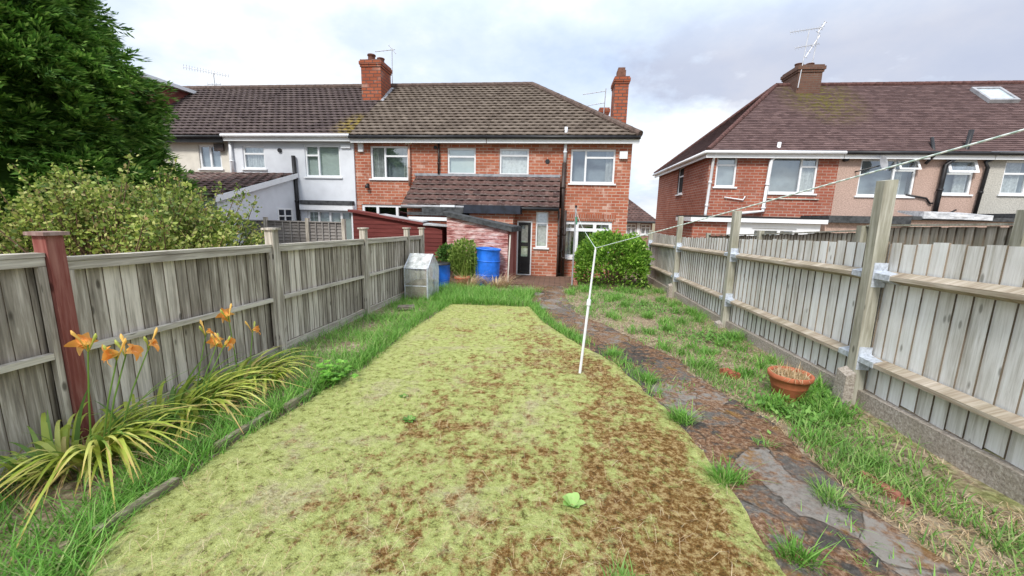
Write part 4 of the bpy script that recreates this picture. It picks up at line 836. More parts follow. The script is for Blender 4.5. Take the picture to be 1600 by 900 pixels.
m_ = MB(); lap_front(m_, (-6.0, 11.5), (-3.3, 11.5), -.4, 1.60, 1.20, .12); m_.build('front_wall', M_REDSHED, S2)
m_ = MB(); m_.face([(-3.3, 11.5, -.4), (-3.3, 11.95, -.4), (-3.3, 11.95, 1.2), (-3.3, 11.5, 1.2)]); m_.face([(-6.0, 11.95, -.4), (-6.0, 11.5, -.4), (-6.0, 11.5, 1.6), (-6.0, 11.95, 1.6)]); m_.build('side_wall', M_REDSHED, S2)
m_ = MB(); m_.hexa([(-6.1, 11.4, 1.62), (-3.85, 11.4, 1.29), (-3.85, 11.95, 1.29), (-6.1, 11.95, 1.62), (-6.1, 11.4, 1.69), (-3.85, 11.4, 1.36), (-3.85, 11.95, 1.36), (-6.1, 11.95, 1.69)]); rf = m_.build('roof', M_REDSHED, S2)
m_ = MB(); m_.hexa([(-3.84, 11.42, 1.285), (-3.12, 11.42, 1.26), (-3.12, 11.98, 1.26), (-3.84, 11.98, 1.30), (-3.84, 11.42, 1.33), (-3.12, 11.42, 1.30), (-3.12, 11.98, 1.31), (-3.84, 11.98, 1.36)])
m_.hexa([(-5.2, 11.52, 1.545), (-3.84, 11.42, 1.365), (-3.84, 11.98, 1.37), (-5.2, 11.98, 1.56), (-5.2, 11.52, 1.575), (-3.84, 11.42, 1.395), (-3.84, 11.98, 1.40), (-5.2, 11.98, 1.59)]); m_.build('roof_sheet', plain('grey_corrugated_sheet', (.42, .42, .43), .7), S2)
# ------------------------------------------------------------------ plastic greenhouse, barrels, pots
GH = thing('mini_greenhouse', 'small plastic-covered greenhouse with shelves at the end of the left fence', 'greenhouse', (-2.85, 8.4, -.2))
M = Mat('cloudy_plastic_cover', .28, .5); n = M.noise(M.map(M.pos(), (1, 1, .7)), 7, 5, .7)
M.base(M.ramp(n, [(.3, (.50, .52, .48)), (.6, (.80, .82, .80))])); M.bump(n, .5, .03); tr = M.new('ShaderNodeBsdfTransparent'); ms = M.new('ShaderNodeMixShader'); M.l.new(M.ramp(n, [(.35, .62), (.65, .25)]), ms.inputs[0])
M.l.new(M.b.outputs[0], ms.inputs[1]); M.l.new(tr.outputs[0], ms.inputs[2]); M.l.new(ms.outputs[0], M.n['Material Output'].inputs[0]); M_PLAS = M.m; M2 = Mat('clear_plastic_wall', .25, .5); n = M2.noise(M2.map(M2.pos(), (1, 1, .5)), 9, 5, .7); M2.base((.52, .52, .43)); M2.bump(n, .6, .03); tr = M2.new('ShaderNodeBsdfTransparent'); ms = M2.new('ShaderNodeMixShader'); M2.l.new(M2.ramp(n, [(.35, .86), (.65, .50)]), ms.inputs[0]); M2.l.new(M2.b.outputs[0], ms.inputs[1]); M2.l.new(tr.outputs[0], ms.inputs[2]); M2.l.new(ms.outputs[0], M2.n['Material Output'].inputs[0]); M_CLEAR = M2.m
x0, x1, y0, y1, zb_, ze, zp = -3.12, -2.60, 8.0, 8.75, -.2, .50, .77; ym = (y0+y1)/2
cv = MB()
NN = 5
def plas(p, q, r_, s_, mi=0):
    for i in range(NN):
        for j in range(NN):
            def P(u, v):
                a = Vector(p).lerp(Vector(q), u); b = Vector(s_).lerp(Vector(r_), u); c = a.lerp(b, v); k = .012*mnoise.noise(c*6.0); return (c.x+k, c.y+k, c.z+k*.6)
            cv.face([P(i/NN, j/NN), P((i+1)/NN, j/NN), P((i+1)/NN, (j+1)/NN), P(i/NN, (j+1)/NN)], None, mi)
plas((x0, y0, -.12), (x1, y0, -.12), (x1, y0, ze-.05), (x0, y0, ze-.05), 1); plas((x1, y0, zb_), (x1, y1, zb_), (x1, y1, ze), (x1, y0, ze)); plas((x0, y1, zb_), (x0, y0, zb_), (x0, y0, ze), (x0, y1, ze)); plas((x0, y0, ze), (x1, y0, ze), (x1, ym, zp), (x0, ym, zp)); plas((x0, ym, zp), (x1, ym, zp), (x1, y1, ze), (x0, y1, ze))
for x in (x0, x1): cv.face([(x, y0, ze), (x, y1, ze), (x, ym, zp)])
plas((x1, y1, zb_), (x0, y1, zb_), (x0, y1, ze), (x1, y1, ze)); cv.build('cover', [M_PLAS, M_CLEAR], GH)
fm = MB()
for x in (x0+.012, x1-.012):
    for y in (y0+.012, y1-.012): fm.tube([(x, y, zb_-.02), (x, y, ze)], .011, 8)
    fm.tube([(x, y0+.01, ze), (x, ym, zp-.012), (x, y1-.01, ze)], .011, 8)
for z in (.12, ze-.01):
    for y in (y0+.012, y1-.012): fm.tube([(x0, y, z), (x1, y, z)], .01, 8)
fm.tube([(x1-.02, y0-.004, zb_), (x1-.02, y0-.004, ze+.0)], .016, 8); fm.build('frame', M_GALV, GH)
sh = MB(); sh.box(x0+.03, x1-.03, y0+.04, y1-.04, .14, .16); sh.box(x0+.03, x1-.03, y0+.05, y1-.05, -.15, -.05); sh.build('shelf', wood('dark_greenhouse_shelf', (.06, .05, .035), (.13, .11, .08), (.2, .18, .13), True), GH)
pl = MB(); pl.box(x0+.02, x1-.04, y0+.02, y0+.05, -.2, .10); pl.build('wooden_panel', wood('green_stained_panel', (.06, .05, .03), (.15, .12, .075), (.24, .21, .14), True, .5), GH)
M_BLUE = plain('blue_plastic', (.018, .16, .70), .42, .4, .18, 5)
BB = thing('water_barrel', 'large blue plastic barrel standing open among the dry grass', 'barrel', (-1.86, 10.75, -.26))
tl = Matrix.Rotation(R(3), 3, 'Y'); c0 = (-1.86, 10.75, -.26); bm_ = MB(); r = .325
prof = [(r*.9, 0), (r*.96, .05), (r*.98, .2), (r*1.03, .3), (r*1.04, .5), (r*1.03, .7), (r*.98, .85), (r*.97, .98), (r*1.0, 1.0), (r*1.0, 1.02), (r*.93, 1.02), (r*.92, .85), (r*.9, .3), (0, .3)]
bm_.lathe(c0, [(a, z*.95) for a, z in prof], 36, 0, tl); bm_.build('barrel_body', M_BLUE, BB, True)
m_ = MB(); 
for z in (.30, .70): m_.lathe(c0, [(r*1.0, z*.95-.02), (r*1.055, z*.95-.012), (r*1.055, z*.95+.012), (r*1.0, z*.95+.02)], 36, 0, tl)
m_.build('moulded_ring', M_BLUE, BB, True)
m_ = MB(); m_.lathe(c0, [(r*1.0, .955), (r*1.05, .965), (r*1.05, .995), (r*.94, 1.0), (r*.92, .96)], 36, 0, tl); m_.build('rim', M_BLUE, BB, True)
B2 = thing('water_barrel', 'small blue tub with a dark lid beside the plastic greenhouse', 'barrel', (-2.93, 10.1, -.26)); m_ = MB(); c0 = (-2.93, 10.1, -.26)
m_.lathe(c0, [(.18, 0), (.20, .1), (.225, .3), (.22, .57), (.235, .575), (.235, .60)], 28); m_.build('barrel_body', M_BLUE, B2, True); m_ = MB(); m_.lathe(c0, [(.24, .59), (.24, .63), (.2, .645), (0, .65)], 28); m_.build('lid', M_BLACK, B2, True)
M_TERRA = plain('terracotta', (.40, .125, .06), .7, .25, .14, 9)
M_DRY = leafmat('dry_stalks', [(0, (.36, .23, .11)), (.5, (.58, .43, .25)), (1, (.75, .63, .42))], .2)
rs = np.random.RandomState
def pot(cx, cy, r, h, label, z=None):
    z = float(gz(cx, cy))+.01 if z is None else z; t = thing('plant_pot', label, 'plant pot', (cx, cy, z))
    m_ = MB(); m_.lathe((cx, cy, z), [(0, .0), (r*.62, 0), (r*.66, .01), (r*.80, h*.5), (r*.83, h*.52), (r*.84, h*.55), (r*.92, h*.80), (r*1.0, h*.82), (r*1.02, h*.86), (r*1.03, h*.98), (r*.98, h), (r*.90, h*.98), (r*.88, h*.82)], 36); m_.build('pot_body', M_TERRA, t, True)
    m_ = MB(); m_.lathe((cx, cy, z), [(0, h*.93), (r*.5, h*.91), (r*.9, h*.88)], 24); m_.build('compost', M_STRAW, t, True); return t, z
M = Mat('straw_mulch', .95, .1); p = M.pos(); M.base(M.ramp(M.noise(p, 90, 4, .75), [(.3, (.10, .06, .03)), (.5, (.34, .24, .12)), (.68, (.62, .50, .30))])); M.bump(M.noise(p, 90, 4, .75), .9, .02); M_STRAW = M.m
t, z = pot(2.29, 3.95, .185, .265, 'terracotta plant pot of dry cut stalks in front of the right fence')
R1 = rs(3); n = 90; a = R1.uniform(0, 6.28, n); q = np.sqrt(R1.uniform(0, 1, n))*.15
V, F, U = merge([blades(np.stack([2.29+q*np.cos(a), 3.95+q*np.sin(a), np.full(n, z+.232)], 1), R1.uniform(.03, .14, n), .009, R1.uniform(0, 6.28, n), R1.uniform(-.5, .5, n), .1, .1, 2), blades(np.stack([2.29+q*np.cos(a), 3.95+q*np.sin(a), np.full(n, z+.242)], 1), R1.uniform(.05, .12, n), .007, R1.uniform(0, 6.28, n), 1.2, .1, .95, 2)])
np_mesh('dry_stalks', V, F, M_DRY, t, U)

# ------------------------------------------------------------------ vegetation
G1 = leafmat('fresh_grass', [(0, (.085, .22, .028)), (.45, (.17, .40, .055)), (.85, (.30, .55, .11)), (1, (.50, .56, .22))], .4, .5, .3)
G2 = leafmat('coarse_grass', [(0, (.10, .22, .04)), (.5, (.20, .39, .075)), (.85, (.33, .50, .13)), (1, (.56, .52, .28))], .4, .5, .3)
M_MOSSB = Mat('moss_tufts', .95, .1); M_MOSSB.base(M_MOSSB.mix(M_MOSSB.math('MULTIPLY', M_MOSSB.island(), .35), moss_colour(M_MOSSB, M_MOSSB.pos()), (.42, .40, .20))); M_MOSSB = M_MOSSB.m
# moss tufts over the lawn sheet
R1 = rs(11); grid = LV.reshape(len(LROWS), LNC, 3); ga = LA.reshape(len(LROWS), LNC)
n = 170000; yy = .9+7.0*R1.uniform(0, 1, n)**1.75; tt = R1.uniform(.01, .99, n); ri = np.clip(np.searchsorted(LROWS, yy)-1, 0, len(LROWS)-2); cf = tt*(LNC-1); ci = cf.astype(int); fr_ = (cf-ci)[:, None]; rf_ = ((yy-LROWS[ri])/(LROWS[ri+1]-LROWS[ri]))[:, None]
rf_ = np.clip(rf_, 0, 1); P = (grid[ri, ci]*(1-fr_)+grid[ri, ci+1]*fr_)*(1-rf_)+(grid[ri+1, ci]*(1-fr_)+grid[ri+1, ci+1]*fr_)*rf_
pa = (ga[ri, ci]*(1-fr_[:, 0])+ga[ri, ci+1]*fr_[:, 0])
P[:, 2] -= .002; V, F, U = blades(P, R1.uniform(.003, .010, n)*(1+.05*yy), R1.uniform(.003, .007, n)*(1+.14*yy), R1.uniform(0, 6.28, n), R1.uniform(-.9, .9, n), .25, .2, 1)
o = np_mesh('moss', V, F, M_MOSSB, None, U, False, np.repeat(pa, 4)); o['kind'] = 'stuff'; tag(o, 'yellow-green moss and dead patches carpeting the lawn', 'moss')
# straw litter
n = 4200; k = R1.choice(len(P), n, False); keep = P[k]; 
V, F, U = blades(keep+np.array([0, 0, .012]), R1.uniform(.04, .13, n), R1.uniform(.0015, .003, n), R1.uniform(0, 6.28, n), .95, .1, .9, 2); o = np_mesh('straw_litter', V, F, M_DRY, None, U); o['kind'] = 'stuff'; tag(o, 'loose dry straw stalks scattered over the mossy lawn', 'straw')
def scatter(seed, n, fx, fy, mask=None):
    R1 = rs(seed); y = fy(R1.uniform(0, 1, n)); x = fx(R1.uniform(0, 1, n), y)
    if mask is not None:
        k = np.array([mask(a, b) for a, b in zip(x, y)]) > R1.uniform(0, 1, n); x, y = x[k], y[k]
    return np.stack([x, y, gz(x, y)+.005], 1), R1
def grass(name, label, P, R1, h0, h1, w, mat, lean=.5, curve=.6, drop=.25, kind='stuff', seg=3):
    n = len(P); V, F, U = blades(P, R1.uniform(h0, h1, n), R1.uniform(w*.6, w*1.3, n), R1.uniform(0, 6.28, n), R1.uniform(0, lean, n), R1.uniform(.1, curve, n), R1.uniform(0, drop, n), seg)
    o = np_mesh(name, V, F, mat, None, U); o['kind'] = kind; o['label'] = label; o['category'] = 'grass'; return o
LLv = lambda y: np.interp(y, [a for a, b in LL], [b for a, b in LL]); LRv = lambda y: np.interp(y, [a for a, b in LR], [b for a, b in LR]); PRv = lambda y: np.interp(y, [a for a, b in PR], [b for a, b in PR])
def dens_left(x, y):
    d = .55+.8*fbm(x, y, 1.6, 2, 3.3); 
    if -2.5 < x < -2.05: d += .25
    if math.hypot(x+2.55, y-4.6) < .25: d *= .15
    return d
P, R1 = scatter(21, 21000, lambda u, y: -3.14+u*(LLv(y)+.04+3.14), lambda u: .55+8.6*u**1.35, dens_left)
grass('long_grass', 'bright green long grass along the foot of the left fence', P, R1, .07, .20, .008, G1, .6, .9, .35)
def dens_far(x, y): return .75+.9*fbm(x, y, 1.5, 2, 9.3)
P, R1 = scatter(22, 9500, lambda u, y: -2.75+u*(2.28), lambda u: 7.75+1.9*u, dens_far)
grass('long_grass', 'long green grass at the far end of the lawn before the barrels', P, R1, .09, .26, .009, G1, .6, .9, .3)
cr = rs(27); cy_c = 3+8.3*cr.uniform(0, 1, 75); cx_c = PRv(cy_c)+.02+cr.uniform(0, 1, 75)*(2.75-PRv(cy_c)); ci_ = cr.choice(75, 5600); cq = cr.normal(0, .055, (5600, 2)); P = np.stack([cx_c[ci_]+cq[:, 0], cy_c[ci_]+cq[:, 1], np.zeros(5600)], 1); P[:, 2] = gz(P[:, 0], P[:, 1])+.005
grass('weedy_grass', 'scattered bright green grass clumps on the bare strip by the right fence', P, cr, .07, .20, .010, G1, .7, .8, .3)
def dens_right(x, y):
    e = .22+1.35*fbm(x, y, 1.25, 3, 6.6)
    if y < 3.4 and x > 2.3: e = .24+.75*fbm(x, y, 1.3, 2, 2.6)
    return e
P, R1 = scatter(23, 30000, lambda u, y: PRv(y)-.03+u*(2.84-PRv(y)), lambda u: 1.4+10.2*u**1.25, dens_right)
grass('weedy_grass', 'patchy green weeds and grass between the path and right fence', P, R1, .03, .115, .009, G2, .7, .9, .35)
P, R1 = scatter(24, 19000, lambda u, y: PRv(y)-.05+u*(2.86-PRv(y)), lambda u: 1.4+9*u**1.4, lambda x, y: .5-.9*fbm(x, y, 1.15, 3, 6.6))
V, F, U = blades(P, R1.uniform(.03, .09, len(P)), .004, R1.uniform(0, 6.28, len(P)), 1.0, .1, .85, 2); o = np_mesh('dry_grass', V, F, M_DRY, None, U); o['kind'] = 'stuff'; tag(o, 'dry straw-coloured dead grass on the bare soil by the right fence', 'dry grass')
# broad-leaved ground weeds on the right strip
LEAF = leafmat('weed_leaf', [(0, (.08, .20, .03)), (.5, (.17, .36, .06)), (1, (.30, .48, .12))], .35)
P, R1 = scatter(25, 5200, lambda u, y: PRv(y)+.05+u*(2.75-PRv(y)), lambda u: 2.2+9*u**1.1, lambda x, y: 1.25*fbm(x, y, .9, 2, 15.2)+.05)
k = R1.choice(5, 2600); cl_ = np.array([(2.15, 3.62, .28), (2.5, 3.95, .22), (2.4, 6.1, .35), (1.9, 8.3, .5), (1.3, 9.6, .45)])[k]; q2 = R1.normal(0, .6, (2600, 2))*cl_[:, 2:3]; P2 = np.stack([np.minimum(cl_[:, 0]+q2[:, 0], 2.8), cl_[:, 1]+q2[:, 1], np.zeros(2600)], 1); P2[:, 2] = gz(P2[:, 0], P2[:, 1])+.01; P = np.concatenate([P, P2])
n = len(P); az = R1.uniform(0, 6.28, n); A = np.stack([np.cos(az), np.sin(az), R1.uniform(.1, .9, n)], 1); A = unit(A)*R1.uniform(.035, .075, n)[:, None]; B = unit(np.cross(A, [0, 0, 1.]))*R1.uniform(.008, .018, n)[:, None]; P[:, 2] += R1.uniform(0, .06, n)
V, F, U = rhombs(P, A, B); o = np_mesh('leafy_weeds', V, F, LEAF, None, U); o['kind'] = 'stuff'; tag(o, 'low broad-leaved weeds spreading among the grass by the right fence', 'weeds')
P, R1 = scatter(29, 4200, lambda u, y: LLv(y)-.10+.20*u*u, lambda u: .7+7.4*u**1.4); grass('edge_grass', 'green grass leaning over the left edge of the mossy lawn', P, R1, .05, .15, .008, G1, .7, 1.0, .4)
P, R1 = scatter(28, 5000, lambda u, y: LRv(y)+u*(PRv(y)-LRv(y)+.1), lambda u: 1.7+8.5*u**1.3, lambda x, y: 1.9*fbm(x, y, 1.7, 3, 31.0)-.26); grass('path_weeds', 'small weeds and grass growing out of the path joints', P, R1, .02, .085, .007, G1, .8, .9, .35)
# grass between lawn and path (small, uncountable) and large single tufts
P, R1 = scatter(26, 5200, lambda u, y: LRv(y)-.07+.2*u, lambda u: 3.6+6.2*u, lambda x, y: .35+1.5*fbm(x*.5, y, 1.3, 2, 5.1)); grass('edge_grass', 'broken fringe of grass along the edge between lawn and path', P, R1, .06, .17, .008, G1, .5, .9, .3)
def tuft(x, y, r, h, n, label, mat=G1, seed=0):
    R1 = rs(100+seed); n = int(n*1.25); ld = R1.uniform(0, 6.28); el = R1.uniform(.7, 1.5); a = R1.uniform(0, 6.28, n); q = np.sqrt(R1.uniform(0, 1, n))*R1.uniform(.6, 1.2, n); P = np.stack([x+q*r*.62*np.cos(a)*el, y+q*r*.62*np.sin(a)/el, np.full(n, float(gz(x, y))+.01)], 1)
    hh = h*.82*R1.uniform(.3, 1.15, n); V, F, U = blades(P, hh, R1.uniform(.004, .009, n), np.where(R1.uniform(0, 1, n) < .3, ld, a)+R1.normal(0, .9, n), .12+.38*q, R1.uniform(.1, .9, n)*(.35+.7*q), R1.uniform(.05, .5, n), 4)
    o = np_mesh('grass_tuft', V, F, mat, None, U, True); tag(o, label, 'grass tuft', 'grass tufts beside the path'); return o
for i, (x, y, r, h, n, l) in enumerate([
    (1.10, 3.28, .16, .20, 240, 'dense round grass tuft at the lawn edge, level with the terracotta pot'),
    (1.15, 2.47, .15, .17, 200, 'spreading grass tuft at the lawn edge nearer the camera than the round one'),
    (1.24, 1.86, .12, .19, 130, 'spiky grass tuft where the path meets the bottom of the photo'),
    (1.70, 2.36, .15, .13, 170, 'low sprawling grass tuft in the middle of the path near the camera'),
    (1.02, 4.15, .13, .17, 170, 'grass tuft at the lawn edge right of the leaning white pole'),
    (.78, 5.0, .14, .16, 180, 'grass tuft on the path edge beyond the foot of the white pole'),
    (2.72, 6.2, .16, .20, 170, 'grass tuft growing against the second bay of the right fence'),
    (2.04, 5.3, .18, .15, 180, 'grass tuft on the bare soil right of the grey slabs'),
    (2.10, 3.40, .12, .12, 130, 'small grass tuft just in front of the terracotta pot'),
    (2.25, 2.82, .13, .13, 120, 'grass tuft between the red edging brick and the right fence'),
    (1.62, 2.98, .10, .08, 70, 'thin grass tuft across the middle of the path'),
    (1.7, 7.4, .22, .18, 220, 'broad grass tuft on the far bare patch before the round bush'),
    (.35, 1.62, .10, .10, 60, 'sparse grass tuft in the moss at the bottom of the photo')]): tuft(x, y, r, h, n, l, G2 if i in (3, 8, 9, 10, 12) else G1, i)
# ---- single small weeds on the lawn
def rosette(x, y, n, ln, wd, label, mat, seed, up=.5, cat='weed'):
    R1 = rs(seed); z = float(gz(x, y))+.02; parts = []
    for k in range(n):
        a = 6.28*k/n+R1.uniform(-.3, .3); d = np.array([math.cos(a), math.sin(a), 0]); s = np.array([-math.sin(a), math.cos(a), 0]); l = ln*R1.uniform(.7, 1.1); u = up*R1.uniform(.5, 1.3); V = []; U = []
        for i in range(6):
            t = i/5; c = np.array([x, y, z])+d*l*t*(1-.15*t)+np.array([0, 0, l*(u*t-.45*u*t*t)]); w_ = wd*math.sin(math.pi*min(1, .12+t*.86))**.8; V += [c-s*w_+np.array([0, 0, w_*.3]), c, c+s*w_+np.array([0, 0, w_*.3])]; U += [[0, t], [.5, t], [1, t]]
        F = [[3*i+j, 3*i+j+1, 3*i+j+4, 3*i+j+3] for i in range(5) for j in range(2)]; parts.append((np.array(V), np.array(F), np.array(U)))
    V, F, U = merge(parts); o = np_mesh('lawn_weed', V, F, mat, None, U, True); tag(o, label, cat); return o
PALE = leafmat('pale_weed_leaf', [(0, (.32, .52, .14)), (1, (.48, .66, .24))], .35)
rosette(.15, 2.08, 8, .085, .028, 'pale green leafy weed rosette alone in the brown moss near the camera', PALE, 5, 1.3)
rosette(-1.12, 2.92, 12, .075, .014, 'small green weed in the left half of the lawn', LEAF, 6, .6); rosette(-1.33, 3.35, 9, .06, .012, 'faint small weed on the lawn beside the leafy plant at its left edge', LEAF, 9, .6)
def bush_leaves(name, pts, out, size, mat, parent, seed, wd=.35, updir=.3):
    R1 = rs(seed); n = len(pts); d = unit(out+R1.normal(0, .7, (n, 3))+np.array([0, 0, updir])); s = unit(np.cross(d, unit(R1.normal(0, 1, (n, 3))))); l = size*R1.uniform(.45, 1.45, n)
    V, F, U = rhombs(pts, d*l[:, None], s*(l*wd)[:, None]); return np_mesh(name, V, F, mat, parent, U)
def perennial():
    x, y = -2.12, 3.55; z = float(gz(x, y)); t = thing('leafy_plant', 'bushy green leafy plant at the left edge of the lawn', 'plant', (x, y, z)); R1 = rs(31)
    st = MB(); tips = []
    for k in range(34):
        a = R1.uniform(0, 6.28); q = R1.uniform(.03, .24); h = R1.uniform(.08, .24)*(1.15-q*1.5); e = (x+q*math.cos(a), y+q*math.sin(a), z+max(.05, h)); st.tube([(x+.2*q*math.cos(a), y+.2*q*math.sin(a), z), (x+.7*q*math.cos(a), y+.7*q*math.sin(a), z+h*.8), e], .003, 5); tips.append(e)
    st.build('stems', LEAF, t); C = []; A = []; B = []
    for e in tips:
        for j in range(7):
            a = 6.28*j/7+R1.uniform(-.3, .3); d = np.array([math.cos(a), math.sin(a), R1.uniform(-.2, .35)]); l = R1.uniform(.035, .055); C.append(e); A.append(d*l); B.append(np.array([-math.sin(a), math.cos(a), 0])*l*.36)
    V, F, U = rhombs(np.array(C), np.array(A), np.array(B)); np_mesh('leaves', V, F, leafmat('bright_plant_leaf', [(0, (.09, .27, .025)), (.6, (.20, .46, .05)), (1, (.36, .60, .12))], .35), t, U)
perennial()
# ---- day lilies
LILY = leafmat('daylily_leaf', [(0, (.28, .36, .045)), (.4, (.52, .60, .10)), (.8, (.75, .74, .22)), (1, (.64, .46, .2))], .35, .45, .4, ((.60, .36, .14), [(.78, 0.0), (.97, .85)]))
LILYG = leafmat('daylily_green_leaf', [(0, (.10, .19, .03)), (.6, (.20, .34, .06)), (1, (.34, .46, .10))], .35, .45, .4)
PETAL = leafmat('orange_petal', [(0, (.84, .33, .06)), (.5, (.92, .47, .13)), (1, (.96, .62, .26))], .4, .5, .3, ((.95, .74, .22), [(.02, .9), (.42, 0.0)]))
def lily(x, y, n, ln, label, seed, flowers, spread=.16, bias=None):
    z = float(gz(x, y))+.02; t = thing('daylily', label, 'flowering plant', (x, y, z), 'day lilies by the left fence'); R1 = rs(seed)
    for nm, mt, k, dr, hs in (('leaves', LILY, n, (.60, 1.02), 1.0), ('young_leaves', LILYG, n//3, (.30, .65), .8)):
        a = R1.uniform(0, 6.28, k); 
        if bias is not None: a = np.where(R1.uniform(0, 1, k) < .45, bias+R1.normal(0, .8, k), a)
        q = np.sqrt(R1.uniform(0, 1, k))*spread; P = np.stack([x+q*np.cos(a+1)*1.0, y+q*np.sin(a+1)*1.8, np.full(k, z)], 1); P[:, 0] = np.maximum(P[:, 0], LX+.06)
        Hh = ln*R1.uniform(.55, 1.1, k)*hs; drp = R1.uniform(*dr, k); cl = np.cos(a); lean = np.where(cl < -.3, .22, .42); cv_ = np.where(cl < -.3, .15, R1.uniform(.2, .7, k))
        V, F, U = blades(P, Hh, R1.uniform(.022, .040, k), a, lean*R1.uniform(.6, 1.1, k), cv_, drp, 8); np_mesh(nm, V, F, mt, t, U, True)
    n2 = n//2; a = R1.uniform(0, 6.28, n2); q = np.sqrt(R1.uniform(0, 1, n2))*spread*1.3; P = np.stack([np.maximum(x+q*np.cos(a), LX+.06), y+1.5*q*np.sin(a), np.full(n2, z)], 1)
    V, F, U = blades(P, ln*R1.uniform(.3, .6, n2), .010, a, .5, .5, R1.uniform(.8, 1.1, n2), 5); np_mesh('dead_leaves', V, F, M_DRY, t, U)
    for (fx, fy, fzv, az, fs) in flowers:
        s = MB(); e = Vector((fx, fy, fzv)); b = Vector((max(LX+.07, x+(fx-x)*.25), y+(fy-y)*.4, z)); s.tube([b, b.lerp(e, .5)+Vector((0, 0, .05)), e], [.006, .005, .004], 6); sk = s.build('flower_stalk', LILYG, t)
        parts = []
        ax = unit(np.array([math.cos(az), math.sin(az), .25])); u1 = unit(np.cross(ax, [0, 0, 1.])); u2 = np.cross(u1, ax)
        R1k = R1.uniform(.4, .95, 6)
        for j in range(6):
            th = j*math.pi/3+R1.uniform(-.3, .3); o_ = u1*math.cos(th)+u2*math.sin(th); sd = np.cross(ax, o_); V = []; U = []; l = .082*fs*R1.uniform(.85, 1.1); wd = (.029 if j % 2 else .021)*fs*R1.uniform(.8, 1.2)
            for i in range(7):
                tt_ = i/6; c = np.array(e)+ax*l*(tt_*1.2-R1k[j]*tt_**3)+o_*l*(.16*tt_+.62*tt_**2.2)+np.array([0, 0, -.012*tt_**2]); w_ = wd*math.sin(math.pi*min(1, .1+tt_*.88))**.75; V += [c-sd*w_, c+ax*-.003, c+sd*w_]; U += [[0, tt_], [.5, tt_], [1, tt_]]
            parts.append((np.array(V), np.array([[3*i+k, 3*i+k+1, 3*i+k+4, 3*i+k+3] for i in range(6) for k in range(2)]), np.array(U)))
        V, F, U = merge(parts); np_mesh('flower', V, F, PETAL, sk, U, True)
        for kk in range(2):
            ba_ = R1.uniform(0, 6.28); be = e+Vector((math.cos(ba_)*.035, math.sin(ba_)*.035, .02+.03*kk)); MB().tube([e.lerp(b, .06), be, be+Vector((math.cos(ba_)*.02, math.sin(ba_)*.02, .035)), be+Vector((math.cos(ba_)*.026, math.sin(ba_)*.026, .055))], [.003, .005, .010, .003], 7).build('bud', PETAL if kk else LILY, sk, True)
lily(-2.93, 2.02, 110, .78, 'big yellowing daylily in orange bloom at the foot of the red-brown post', 41, [(-2.85, 2.09, .76, 2.9, 1.15), (-2.75, 2.17, .68, -2.2, 1.2), (-2.72, 2.2, .69, .3, 1.0), (-2.80, 2.42, .66, .1, .8)], .15, -.35)
lily(-2.88, 2.62, 125, .66, 'orange-flowered daylily with a mop of arching yellow leaves right of the red-brown post', 42, [(-2.80, 2.97, .49, 2.6, 1.1), (-2.76, 3.0, .48, .3, 1.0), (-2.92, 3.0, .57, .9, .8)], .24, .7)
lily(-2.86, 3.25, 110, .56, 'farthest daylily clump along the left fence, finer leaves and two orange flowers', 43, [(-2.90, 3.22, .66, 2.8, 1.15), (-2.93, 3.53, .44, .5, .9)], .26, .7)
